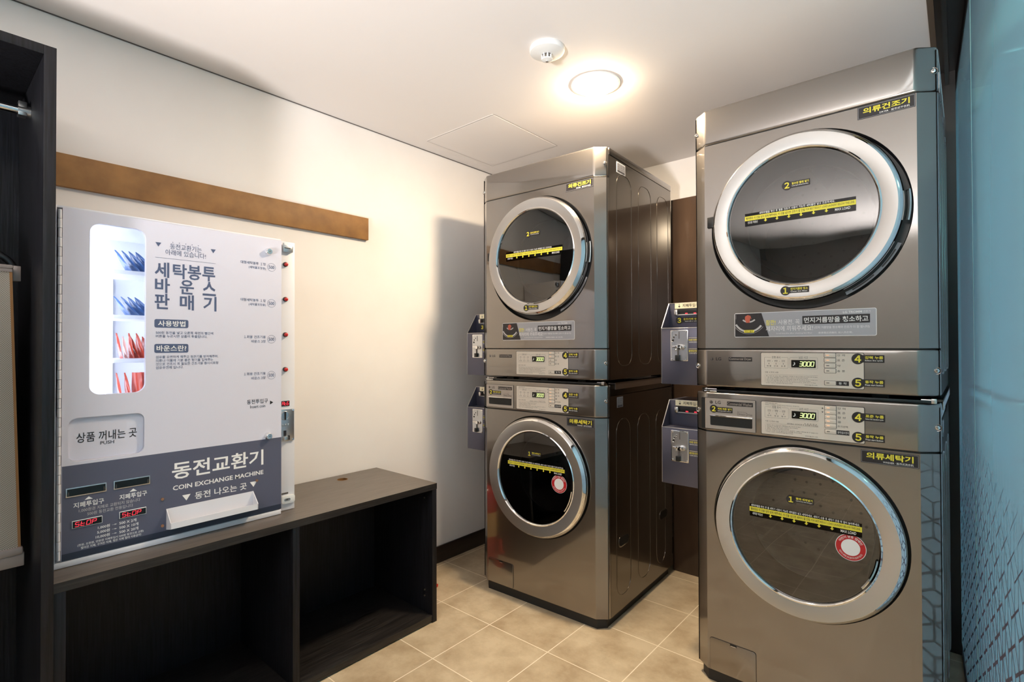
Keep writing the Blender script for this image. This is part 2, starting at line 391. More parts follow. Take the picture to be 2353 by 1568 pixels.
k.lathe((0, 0), [(0, -.040), (.019, -.040), (.019, -.044), (.008, -.047), (0, -.047)], plastic_w, 24); k.build('sensor_cage', sd)
MB().cyl((0, 0), .005, -.050, -.047, chrome, 12).build('indicator', sd)
ap = MB(); ap.box((.108, .300, H-.0012), (.565, .318, H), ceilm); ap.box((.112, .312, H-.0016), (.566, .788, H), ceilm, .0004)
ap.loopstrip([(.106, .306), (.572, .306), (.572, .796), (.106, .796)], .0013, H-.0018, grayt)
tag(ap.build('access_panel', None, 0), 'square flush access panel outlined in the ceiling above the further machine stack', 'access panel')

# ------------------------------------------------------------------ brown strip on the wall
tag(MB().box((0, -1.60, 1.6875), (.018, .0165, 1.7921), rustm, .001).build('wall_rail'), 'long rust brown board fixed along the white wall above the cabinet', 'board')

# ------------------------------------------------------------------ black bench with two open compartments
BH = .5896; BD = .454; Y0 = -1.1815; Y1 = .0648
bench = thing('storage_bench', 'low black oak bench with two open compartments under the white cabinet', 'bench', (BD/2, (Y0+Y1)/2, 0))
bx = lambda: MB(XYZ(BD/2, (Y0+Y1)/2, 0))
t = bx(); hc = (.0873, -.1645); lp = circ(hc, .021, 32)
t.hole_plate(.011, Y0, BD, Y1, lp, BH, topm); t.hole_plate(.011, Y0, BD, Y1, lp, BH-.025, woodh); t.wall(lp, BH-.025, BH, brownrim)
t.wall([(.011, Y0), (BD, Y0), (BD, Y1), (.011, Y1)], BH-.025, BH, woodh)
t.lathe(hc, [(.0205, BH+.0006), (.023, BH+.0006), (.0235, BH)], brownrim, 32); t.build('top', bench)
ins = .001
for y in (Y0, (-.571), Y1-.025):
    bx().box((.012, y, .0), (BD-ins, y+.024, BH-.025), woodk, .0008).build('upright_panel', bench)
for a, bb in ((Y0+.024, -.571), (-.547, Y1-.025)):
    bx().box((.03, a, .006), (BD-.003, bb, .033), woodh, .0006).build('bottom_board', bench)
    bx().box((.012, a, .0), (.03, bb, BH-.025), woodk).build('back_board', bench)
for z in (.10, .125, .52): bx().box((.40, Y1-.029, z), (.406, Y1-.025, z+.006), steel).build('shelf_pin', bench)

# ------------------------------------------------------------------ open wardrobe at the left edge
WY = -1.1822; WX = .461; WZ = 1.923; WL = -2.05
wd = thing('wardrobe', 'tall black oak open wardrobe beside the white cabinet', 'wardrobe', (WX/2, (WY+WL)/2, 0))
wx = lambda: MB(XYZ(WX/2, (WY+WL)/2, 0))
wx().box((.0115, WY-.024, 0), (WX, WY, WZ), woodk, .0008).build('side_panel', wd)
wx().box((.0115, WL, 0), (WX, WL+.024, WZ), woodk, .0008).build('side_panel', wd)
wx().box((.0115, WL+.024, WZ-.024), (WX, WY-.024, WZ), woodk, .0008).build('top_panel', wd)
wx().box((.0115, WL+.024, .0), (WX, WY-.024, .03), woodk, .0008).build('bottom_panel', wd)
wx().box((.0115, WL+.024, .03), (.026, WY-.024, WZ-.024), woodk).build('back_panel', wd)
k = wx(); k.tube([(.25, WL+.026, 1.816), (.25, WY-.026, 1.816)], .0125, chrome, 16); rod = k.build('hanging_rod', wd)
k = wx(); k.tube([(.25, WY-.05, 1.816), (.25, WY-.0245, 1.816)], .0155, steel, 16); k.box((.236, WY-.05, 1.80), (.264, WY-.032, 1.838), steel, .002); k.build('rod_socket', rod)
# woven panel hanging in the wardrobe
px = .30
pr = thing('pressing_board', 'beige woven board with brown edges and grey end bars inside the wardrobe', 'board', (px, -1.45, .61))
pm = lambda: MB(lambda u, v, wv: (wv, u+1.45, v-.61))
pe = lambda z: -1.2510 + (1.375-z)*.0272          # right edge, widening downwards
q = pm(); q.poly([(-1.68, .66), (pe(.66), .66), (pe(1.372), 1.372), (-1.68, 1.372)], -.010, .006, pressm); q.build('fabric', pr)
q = pm(); q.poly([(pe(.66), .66), (pe(.66)+.0055, .66), (pe(1.372)+.0055, 1.372), (pe(1.372), 1.372)], -.011, .007, brownrim); q.build('edging', pr)
q = pm(); q.box((-1.70, 1.372, -.014), (-1.2455, 1.380, .010), alu, .001); q.box((-1.70, 1.380, -.012), (-1.2435, 1.391, .012), alu, .004); q.build('end_bar', pr)
q = pm(); q.box((-1.70, .610, -.014), (-1.2195, .646, .010), alu, .002); q.box((-1.70, .640, -.012), (-1.2215, .660, .014), alu, .005); q.build('end_bar', pr)
q = pm(); q.tube([(-1.32+.085*math.cos(R(a)), 1.372+.065*math.sin(R(a)), -.045) for a in range(180, -15, -10)], .009, black_pl, 12); q.build('hook', pr)
q = pm(); q.box((-1.2425, 1.352, -.045), (-1.2255, 1.393, -.025), alu, .002); q.box((-1.26, 1.365, -.045), (-1.2425, 1.385, -.005), alu, .001); q.build('clip', pr)

# ------------------------------------------------------------------ white vending cabinet with coin changer
VX = .3513; VY0 = -1.1810; VYD = -1.1530; VY1 = -.5632; VY2 = -.5008; VZ1 = 1.556; VS = .3236
vm = thing('vending_cabinet', 'white metal vending cabinet with a slate coin changer panel standing on the black bench', 'vending machine', (.17, -.86, BH+.001))
VM = lambda: MB(WALLX(.17, -.86, BH))
B = VM()      # hollow casing: u = y, v = z, w = x
B.box((VY0, BH, .012), (VY1, BH+.016, VX), vend_f, .0015)           # bottom rail, seen under the door
B.box((VY0, BH+.016, .012), (VYD-.012, VZ1, VX-.001), vend_f, .001)
B.box((VYD-.012, VZ1-.006, .012), (VY1, VZ1, VX-.006), vend_f, .0008)
B.box((VYD-.012, BH+.016, .012), (VY1, VZ1-.006, .03), vend_f)
B.box((VY1-.02, BH+.016, .03), (VY1, VZ1-.006, VX-.014), vend_f)
B.box((VYD-.012, BH+.016, .03), (VY1-.02, .985, VX-.03), vend_f)
B.build('casing', vm)
B = VM(); B.box((VY1, BH, .012), (VY2, VZ1-.001, VS), vend_f, .0015); side_strip = B.build('button_column', vm)
D = VM()      # door skin
win = rrect(-1.0956, 1.045, -.9655, 1.5206, .026, 8); rec = rrect(-1.1395, .8675, -.9680, .9850, .020, 8)
for wv, mt in ((VX, vend_w), (VX-.010, vend_w)):
    D.hole_plate(VYD, 1.0, VY1, 1.550, win, wv, mt); D.hole_plate(VYD, .8588, VY1, 1.0, rec, wv, mt)
    D.face([(VYD, .6078), (VY1, .6078), (VY1, .8588), (VYD, .8588)], wv, mt)
D.wall(win, VX-.014, VX, vend_w); D.wall(rec, VX-.010, VX, vend_w); D.wall([(VYD, .6078), (VY1, .6078), (VY1, 1.550), (VYD, 1.550)], VX-.010, VX, vend_w)
door = D.build('door', vm)
e = .00025
D = VM(); D.face([(VYD+.001, .6255), (VY1, .6255), (VY1, .8588), (VYD+.001, .8588)], VX+e, navy)
D.face([(VYD+.001, .6080), (VY1, .6080), (VY1, .6255), (VYD+.001, .6255)], VX+e, navy_d)
w1 = VX+2*e
D.text('동전교환기', -.8973, .7735, -.6252, .8255, w1, white, .018); D.text('COIN EXCHANGE MACHINE', -.8950, .7410, -.6251, .7552, w1, white, .02)
D.text('동전 나오는 곳', -.8350, .7010, -.6800, .7235, w1, white, .010)
for u in (-.8585, -.6580): D.face([(u-.0115, .7215), (u+.0115, .7215), (u, .7035)], w1, white)
D.text('지폐투입구', -1.1280, .7420, -1.0620, .7570, w1, white, .016); D.text('지폐투입구', -1.0270, .7420, -.9610, .7570, w1, white, .016)
for u in (-1.0955, -.9945): D.face([(u-.009, .7605), (u+.009, .7605), (u, .7685)], w1, white)
D.text('1,000원권 지폐로 교환되지 않습니다', -1.1165, .7285, -.9775, .7385, w1, photo_g, .004); D.text('500원 동전교환 전용입니다', -1.0985, .7165, -.9950, .7260, w1, photo_g, .004)
for i, (a, c) in enumerate((('1,000원', '500 X 2개'), ('5,000원', '500 X 10개'), ('10,000원', '500 X 20개'))):
    z = .6725-.0125*i
    D.text(a, -1.10, z, -1.0485, z+.0092, w1, white, .012, 'R'); D.text('→', -1.0440, z+.003, -1.0320, z+.006, w1, white, .012); D.text(c, -1.0270, z, -.99, z+.0092, w1, white, .012, 'L')
D.text('(천원, 오천원, 만원권 지폐투입시 500원 동전으로 교환)', -1.1190, .6365, -.9690, .6440, w1, white, .008); D.text('찢어진 지폐, 구겨진 지폐, 젖은 지폐 절대 사용금지!', -1.1120, .6280, -.9750, .6355, w1, white, .008)
changer = part_label(D.build('changer_panel', vm), 'slate grey coin changer panel with white lettering')
for a, bb in ((-1.1442, -1.0567), (-1.0406, -.9538)):
    D = VM(); D.box((a, .7745, VX+e), (bb, .7987, VX+.0022), steel, .0004); D.box((a+.0025, .777, VX+.0015), (bb-.0025, .7962, VX+.003), glassb)
    D.box((a+.005, .7785, VX+.002), (a+.0065, .789, VX+.0045), grayt); D.box((bb-.0065, .7785, VX+.002), (bb-.005, .789, VX+.0045), grayt)
    D.build('banknote_slot', changer)
for a, bb in ((-1.1311, -1.0658), (-1.0274, -.9630)):
    D = VM(); D.box((a, .6890, VX+e), (bb, .7090, VX+.0022), white, .0004); D.box((a+.0015, .6905, VX+.0015), (bb-.0012, .7075, VX+.003), glassb)
    D.seven('StOP', a+.004, .6935, bb-.013, .7045, VX+.0035, led_r, .18, .32); D.build('led_display', changer)
D = VM()      # coin tray: a bent metal scoop
for u in (-.9120, -.6600): D.add([(u, .690, VX+e), (u, .628, VX+e), (u, .637, VX+.040), (u, .655, VX+.040), (u+.0015, .690, VX+e), (u+.0015, .628, VX+e), (u+.0015, .637, VX+.040), (u+.0015, .655, VX+.040)],
    [[0, 1, 2, 3], [7, 6, 5, 4], [0, 3, 7, 4], [3, 2, 6, 7], [2, 1, 5, 6]], vend_f)
D.add([(-.912, .690, VX+2*e), (-.6585, .690, VX+2*e), (-.6585, .640, VX+2*e), (-.912, .640, VX+2*e)], [[0, 1, 2, 3]], vend_f)
D.box((-.912, .637, VX+.0385), (-.6585, .655, VX+.040), vend_f); D.add([(-.912, .628, VX+e), (-.6585, .628, VX+e), (-.6585, .637, VX+.04), (-.912, .637, VX+.04)], [[0, 1, 2, 3]], vend_f)
part_label(D.build('coin_tray', vm), 'white metal coin tray')
for y, z in ((-.9225, .7219), (-.9222, .6426), (-.6477, .7233)): VM().cyl((y, z), .0042, VX+e, VX+.0035, copper, 14).build('screw', changer)
# printed letters on the door
D = VM()
def lettering(nm='insert_caption'):
    global D
    D.build(nm, door, 0); D = VM()
D.text('동전교환기는', -.9045, 1.4735, -.8180, 1.4905, w1, slate_t, .0); D.text('아래에 있습니다!', -.9165, 1.4545, -.8060, 1.4715, w1, slate_t, .0)
for i in range(5): D.disc((-.8975+.0175*i, 1.4945), .0012, w1, slate_t, 10)
for u in (-.9350, -.7845): D.face([(u-.0075, 1.4890), (u+.0075, 1.4890), (u, 1.4765)], w1, slate_t)
D.seg((-.9425, 1.4440), (-.7775, 1.4440), .0008, w1, slate_t)
lettering('heading_lettering')
for j, (z0, z1, us, ch) in enumerate(((1.3850, 1.4310, (-.9440, -.8970, -.8570, -.8160), '세탁봉투'), (1.3390, 1.3835, (-.9430, -.8780, -.8150), '바운스'), (1.2900, 1.3370, (-.9440, -.8780, -.8130), '판매기'))):
    for u, c_ in zip(us, ch): D.text(c_, u, z0, u+(.0385 if len(us) < 4 else .0375), z1, w1, slate_t, .022)
lettering('title_lettering')
D.rr(-.9440, 1.2345, -.8546, 1.2598, .005, VX+.0002, w1, slate_t); D.text('사용방법', -.9350, 1.2385, -.8630, 1.2560, w1+e, white, .012)
lettering('tag_lettering')
D.rr(-.9440, 1.1590, -.8544, 1.1857, .005, VX+.0002, w1, slate_t); D.text('바운스란?', -.9385, 1.1635, -.8600, 1.1815, w1+e, white, .012)
lettering('tag_lettering')
for s_, z, u1 in (('500원 동전을 넣고 오른쪽 측면의 빨간색', 1.2150, -.7840), ('버튼을 누르시면 상품이 투출됩니다.', 1.2045, -.8015), ('SPLIT', 0, 0), ('섬유를 유연하게 해주고 정전기를 방지해주며,', 1.1420, -.7690), ('의류나 이불에 기분 좋은 향기를 입혀주는', 1.1315, -.7840), ('것으로 건조시 꼭 필요한 건조기용 종이시트형', 1.1210, -.7690), ('섬유유연제 입니다.', 1.1105, -.8680)):
    if s_ == 'SPLIT': lettering('usage_lettering'); continue
    D.text(s_, -.9405, z, u1, z+.0088, w1, slate_t, .004)
lettering('usage_lettering')
for z, a, c in ((1.4525, '대형세탁봉투 １장', '(세탁물포장용)'), (1.3270, '대형세탁봉투 １장', '(세탁물포장용)'), (1.2025, '１회용 건조기용', '바운스 2장'), (1.0777, '１회용 건조기용', '바운스 2장')):
    D.text(a, -.72, z+.0025, -.6180, z+.0125, w1, slate_t, .004, 'R'); D.text(c, -.72, z-.0125, -.6180, z-.0025, w1, slate_t, .004, 'R')
    D.lathe((-.5982, z), [(.0133, w1), (.0141, w1)], slate_t, 40); D.text('500', -.6080, z-.0058, -.5888, z+.0058, w1, slate_t, .008); lettering('price_caption')
D.text('동전투입구', -.6795, .9830, -.6100, .9985, w1, blackt, .006); D.text('Insert coin', -.6690, .9690, -.6190, .9790, w1, blackt, .002)
D.face([(-.6030, .9765), (-.6030, .9900), (-.5915, .9832)], w1, blackt)
lettering()
D = VM(); D.rr(-1.1390, .8680, -.9685, .9845, .0195, VX-.016, VX-.009, vend_w); D.text('상품 꺼내는 곳', -1.1210, .9160, -.9845, .9430, VX-.0084, blackt, .008); D.text('PUSH', -1.0690, .9045, -1.0380, .9140, VX-.0084, blackt, .004)
part_label(D.build('delivery_flap', vm), 'recessed white push flap with black lettering')
D = VM()
for i in range(37): D.tube([(-1.1585, .612+.0252*i+.0006, VX+.001), (-1.1585, .612+.0252*i+.0246, VX+.001)], .0045 if i % 2 else .0040, vend_f, 10)
D.build('hinge', vm)
for z in (1.5050, .8690):
    D = VM(); D.lathe((-.6100, z), [(.0125, VX), (.0125, VX+.004), (.010, VX+.013), (.0085, VX+.0145), (0, VX+.0145)], chrome, 28); D.cyl((-.6100, z), .0055, VX+.0145, VX+.0155, steel, 16); D.box((-.6120, z-.0006, VX+.0155), (-.6080, z+.0006, VX+.0158), black); D.build('lock', door)
VM().poly(win, VX-.0125, VX-.0105, pane_m).build('window_pane', door)
# lit compartment behind the window
C = VM(); C.box((-1.140, .990, .050), (-.895, 1.530, .052), inner_w); C.box((-1.142, .990, .052), (-1.140, 1.530, VX-.012), inner_w); C.box((-.895, .990, .052), (-.893, 1.530, VX-.012), inner_w)
C.box((-1.140, 1.528, .052), (-.895, 1.530, VX-.012), inner_w); C.box((-1.140, .988, .052), (-.895, .990, VX-.012), inner_w); C.build('display_chamber', vm)
C = VM(); C.tube([(-1.112, 1.0, .325), (-1.112, 1.52, .325)], .009, tube_m, 14); C.tube([(-1.085, 1.0, .11), (-1.085, 1.52, .11)], .012, tube_m, 14); part_label(C.build('lamp_tube', vm), 'bright white lamp tubes')
for i, z in enumerate((1.405, 1.272, 1.142)):
    C = VM(); C.box((-1.028, z-.012, .12), (-.896, z, .285), inner_w, .001); C.build('product_shelf', vm)
C = VM(); C.box((-1.003, 1.0, .055), (-.985, 1.40, .07), inner_w); C.box((-.985, 1.0, .056), (-.9845, 1.40, .071), grayt); C.build('rear_post', vm)
# right hand column fittings
def on_strip(): return VM()
for z in (1.4723, 1.3468, 1.2197, 1.0949):
    D = on_strip(); D.lathe((-.5372, z), [(.0085, VS), (.0085, VS+.006), (.0065, VS+.007), (.006, VS+.007)], black, 24); bt = D.build('push_button', side_strip)
    D = on_strip(); D.lathe((-.5372, z), [(.0065, VS+.006), (.006, VS+.012), (.004, VS+.0135), (0, VS+.014)], redb, 24); D.build('button_cap', side_strip)
D = on_strip(); D.box((-.550, 1.5160, VS), (-.5160, 1.5420, VS+.012), zinc, .001); D.box((-.551, 1.518, VS+.011), (-.5475, 1.547, VS+.016), zinc); D.box((-.5470, 1.5285, VS+.0121), (-.5230, 1.5320, VS+.014), grayt, .001); D.box((-.5130, 1.519, VS), (-.5105, 1.540, VS+.004), grayt); D.build('hasp', side_strip)
D = on_strip(); D.box((-.555, .9630, VS), (-.5210, .9815, VS+.002), glassb); D.seven('At6', -.5495, .9670, -.5240, .9780, VS+.0026, led_r, .1, .3); D.build('led_display', side_strip)
D = on_strip(); D.rr(-.560, .8370, -.5050, .9515, .004, VS, VS+.004, zinc, .0008); D.lathe((-.5390, .9290), [(.0165, VS+.0042), (.0150, VS+.007), (.0140, VS+.0045), (0, VS+.0045)], zinc, 32)
D.box((-.5405, .9150, VS+.0045), (-.5370, .9430, VS+.008), black); D.box((-.5360, .9150, VS+.0045), (-.5335, .9430, VS+.009), chrome)
for i in range(3): D.box((-.5500+.010*i, .8905, VS+.004), (-.5440+.010*i, .8990, VS+.007), steel, .001)
D.box((-.5440, .8560, VS+.0042), (-.5340, .8760, VS+.0046), black); D.box((-.5470, .8400, VS+.004), (-.5310, .8560, VS+.018), steel, .002); D.box((-.5270, .8420, VS+.004), (-.5235, .8570, VS+.010), black)
for z in (.8415, .9470): D.cyl((-.5090, z), .0032, VS+.004, VS+.006, chrome, 12)
D.build('coin_acceptor', side_strip)
D = on_strip(); D.rr(-.5500, .6140, -.5030, .6420, .006, VS, VS+.007, plastic_w, .001); D.rr(-.5420, .6240, -.5200, .6330, .0042, VS+.007, VS+.0076, steel); D.rr(-.5370, .6260, -.5280, .6310, .0024, VS+.0076, VS+.0082, grayt); D.rr(-.5490, .6470, -.5250, .6530, .001, VS, VS+.001, grayt); D.build('latch_plate', side_strip)
# pouches standing on the shelves
def pouch(name, label, loc, h, wdt, lean, turn, m, group, tip):
    b_ = MB(); nu, nv = 6, 8; vs = []; fs = []
    for sgn in (1, -1):
        for j in range(nv+1):
            tv = j/nv; wj = wdt*((1-tv)**.75*.94+.06 if tip else 1-.12*tv)
            for i in range(nu+1):
                a = i/nu-.5; th = .0028*math.sin(math.pi*i/nu)**.7*math.sin(math.pi*min(1, tv*1.05+.02))**.6 if 0 < tv < 1 else .0004
                cx, sx = math.cos(turn), math.sin(turn); yy = a*wj - (wdt-wj)*.35*(1 if tip else 0); wob = .0015*math.sin(5*tv+8*a)
                vs.append((yy*cx - (sgn*th+wob)*sx, yy*sx + (sgn*th+wob)*cx - lean*tv, h*tv))
    o2 = (nu+1)*(nv+1)
    for s0 in (0, o2):
        for j in range(nv):
            for i in range(nu): q0 = s0+j*(nu+1)+i; fs.append([q0, q0+1, q0+nu+2, q0+nu+1])
    for j in range(nv):
        for i in (0, nu): q0 = j*(nu+1)+i; fs.append([q0, q0+nu+1, o2+q0+nu+1, o2+q0])
    for i in range(nu): fs.append([i, i+1, o2+i+1, o2+i]); q0 = nv*(nu+1)+i; fs.append([q0, q0+1, o2+q0+1, o2+q0])
    b_.add(vs, fs, m); ob = b_.build(name); ob.location = loc; return tag(ob, label, 'pouch', group)
ordn = ['leftmost', 'second from left', 'third from left', 'fourth from left', 'fifth from left', 'rightmost']
for i in range(4): pouch('blue_pouch', '%s blue pouch leaning on the top lit shelf' % ('rightmost' if i == 3 else ordn[i]), (.262, -.9945+.0175*i+.008, 1.4068), .062, .052, .030-.002*i, R(4+9*i), blue_p, 'blue pouches on the top shelf', True)
for i in range(4): pouch('blue_pouch', '%s blue pouch on the second lit shelf' % ('rightmost' if i == 3 else ordn[i]), (.262, -.9965+.0175*i+.008, 1.2738), .056, .050, .030-.002*i, R(6+9*i), blue_p, 'blue pouches on the second shelf', True)
for i in range(6): pouch('red_pouch', '%s red pouch on the third lit shelf' % ordn[i], (.262, -1.008+.0125*i+.004, 1.1438), .076-.010*(i % 2), .040, .010-.004*(i % 3), R(2+5*i), red_p if i not in (1, ) else rose_p, 'red pouches on the third shelf', True)
for i in range(4): pouch('red_pouch', '%s red pouch at the bottom of the lit window' % ('rightmost' if i == 3 else ordn[i]), (.268, -1.006+.019*i+.004, .9925), .108, .040, .012-.004*i, R(6+12*i), red_p, 'red pouches at the bottom', i in (0, 1))

# ------------------------------------------------------------------ laundry machines (front-centre origin; u right, z up, y back)
HW = .343; FL = .298; CH = .034; DEP = .7232
def wrap(mb, v0, v1, m, back=.046, bev=.004, out=0.0):
    """front band with chamfered corners, as deep as `back`"""
    pts = [(-HW, -back), (-HW, -CH), (-FL, 0+out), (FL, 0+out), (HW, -CH), (HW, -back)]
    bm = bmesh.new(); A = [bm.verts.new((p[0], v0, p[1])) for p in pts]; Bv = [bm.verts.new((p[0], v1, p[1])) for p in pts]
    bm.faces.new(A); bm.faces.new(Bv[::-1]); n = len(pts)
    for i in range(n): bm.faces.new((A[i], Bv[i], Bv[(i+1) % n], A[(i+1) % n]))
    if bev: bmesh.ops.bevel(bm, geom=[e_ for e_ in bm.edges if not (e_.verts[0].co.z == -back and e_.verts[1].co.z == -back)], offset=bev, segments=3, profile=.5, affect='EDGES')
    bm.verts.index_update(); mb.add([v.co[:] for v in bm.verts], [[v.index for v in f.verts] for f in bm.faces], m); bm.free()
def front_with_hole(mb, v0, v1, c, r, m, extra=None):
    lp = circ(c, r, 96); g_ = .0015
    mb.hole_plate(-FL, v0+g_, FL, v1-g_, lp, 0, m); mb.wall(lp, -.030, 0, m)
    for s in (-1, 1):
        P = [(s*FL, 0), (s*(HW-.004), -CH+.003), (s*(HW-.001), -CH-.001), (s*HW, -CH-.006), (s*HW, -.046)]
        for a, bb in zip(P, P[1:]): mb.add([(a[0], v0+g_, a[1]), (bb[0], v0+g_, bb[1]), (bb[0], v1-g_, bb[1]), (a[0], v1-g_, a[1])], [[0, 1, 2, 3]], m)
    pts = [(-HW, -.046), (-HW, -CH), (-FL, 0), (FL, 0), (HW, -CH), (HW, -.046)]
    for v in (v0+g_, v1-g_): mb.add([(p[0], v, p[1]) for p in pts[:3]] + [(p[0], v, p[1]) for p in pts[3:]] + [(FL, v, -.046), (-FL, v, -.046)], [[0, 1, 2, 7], [2, 3, 6, 7], [3, 4, 5, 6]], m)
def groove(mb, s, d0, d1, z0, z1, r, m):
    """pressed outline on a side sheet"""
    P = rrect(d0, z0, d1, z1, r, 6); P.append(P[0]); mb.tube([(s*HW, z, -d) for d, z in P], .0016, m, 6, False)
def screw(mb, u, z, s):
    c = (u, z); w0 = -(abs(u)-FL)/(HW-FL)*CH
    mb.lathe(c, [(.010, w0+.001), (.0085, w0+.0005), (.0075, w0-.001)], graph, 20); mb.lathe(c, [(.0062, w0), (.0060, w0+.004), (.0045, w0+.0055), (.0, w0+.006)], chrome, 18); mb.disc(c, .002, w0+.0065, grayt, 6)
def logo(mb, c, r, w, m, bgm):
    mb.disc(c, r, w, m, 36); mb.lathe(c, [(r*.80, w+e*.5), (r*.68, w+e*.5)], bgm, 30, 0, 270)
    mb.seg((c[0]-r*.05, c[1]+r*.45), (c[0]-r*.05, c[1]-r*.4), r*.13, w+e*.5, bgm); mb.seg((c[0]-r*.05, c[1]-r*.4), (c[0]+r*.3, c[1]-r*.4), r*.13, w+e*.5, bgm); mb.disc((c[0]-r*.38, c[1]+r*.28), r*.15, w+e*.5, bgm, 12)
def number_tag(parent, num, c, r, rect, t1, t2, wbase, nm='number_sticker'):
    s = MB(CUR); s.disc(c, r, wbase+e*2, black, 36); s.rr(c[0], rect[1], rect[2], rect[3], .0006, wbase+e*.4, wbase+e*1.6, black)
    s.text(chr(0xFF10+int(num)), c[0]-r*.42, c[1]-r*.66, c[0]+r*.42, c[1]+r*.66, wbase+e*2.6, yellow, .03, 'C')
    h = rect[3]-rect[1]; s.text(t1, rect[0], rect[1]+h*.46, rect[2]-.003, rect[3]-h*.14, wbase+e*2.2, yellow, .02); s.text(t2, rect[0], rect[1]+h*.14, rect[2]-.004, rect[1]+h*.36, wbase+e*2.2, white, .01)
    o_ = s.build(nm, parent, 0); o_['label'] = 'black sticker with a yellow number %s' % num; return o_
def door_ring(root, c, rg, wash):
    d_ = MB(CUR); ro_ = .2665
    d_.lathe(c, [(ro_-.006, -.02), (ro_, .004), (ro_+.001, .014), (ro_-.002, .021)], chrome, 128)
    d_.lathe(c, [(ro_-.002, .021), (ro_-.010, .0335), (ro_-.0125, .0350)], chrome, 128)
    dr = d_.build('door', root, 50)
    f_ = MB(CUR); f_.lathe(c, [(ro_-.0120, .0350), (ro_-.030, .0344), (rg+.009, .0300)], brushed, 128); part_label(f_.build('face_ring', dr), 'brushed steel door ring')
    f_ = MB(CUR); f_.lathe(c, [(rg+.009, .0300), (rg+.005, .0320), (rg+.001, .0280), (rg, .0225), (rg, .010)], chrome, 128); f_.build('inner_ring', dr)
    gl = MB(CUR); n = 96; gl.lathe(c, [(0, .0255), (rg*.5, .0250), (rg*.8, .0238), (rg, .0222)], doorglass, n); part_label(gl.build('door_glass', dr), 'dark reflective door glass')
    bw = MB(CUR); bw.lathe(c, [(rg, .0100), (rg-.003, .004), (rg-.012, -.030), (rg-.022, -.095)], black_pl, 96); bw.lathe(c, [(rg-.022, -.095), (rg-.026, -.10), (rg-.020, -.115), (rg+.005, -.12)], rubber, 96); bw.build('seal', dr)
    return dr
def drum(root, c, wash):
    d_ = MB(CUR); m_ = drum_m if wash else drum_d
    d_.lathe(c, [(.205, -.118), (.245, -.13), (.250, -.16), (.250, -.46), (.235, -.485), (.12, -.50), (0, -.50)], m_, 72)
    for i in range(3):
        a = R(90+120*i); u, z = c[0]+.245*math.cos(a), c[1]+.245*math.sin(a); nx, nz = math.cos(a), math.sin(a)
        d_.add([(u-nz*.03, z+nx*.03, -.15), (u+nz*.03, z-nx*.03, -.15), (u-nx*.06, z-nz*.06, -.17), (u-nz*.03, z+nx*.03, -.46), (u+nz*.03, z-nx*.03, -.46), (u-nx*.06, z-nz*.06, -.44)], [[0, 1, 2], [3, 5, 4], [0, 2, 5, 3], [1, 4, 5, 2]], m_)
    for rr_, n in ((.06, 8), (.10, 14), (.14, 18), (.18, 24), (.215, 28)):
        for i in range(n):
            a = 2*math.pi*i/n; d_.disc((c[0]+rr_*math.cos(a), c[1]+rr_*math.sin(a)), .005, -.484 if rr_ > .2 else -.494 if rr_ > .11 else -.4985, dark, 8)
    d_.build('drum', root)
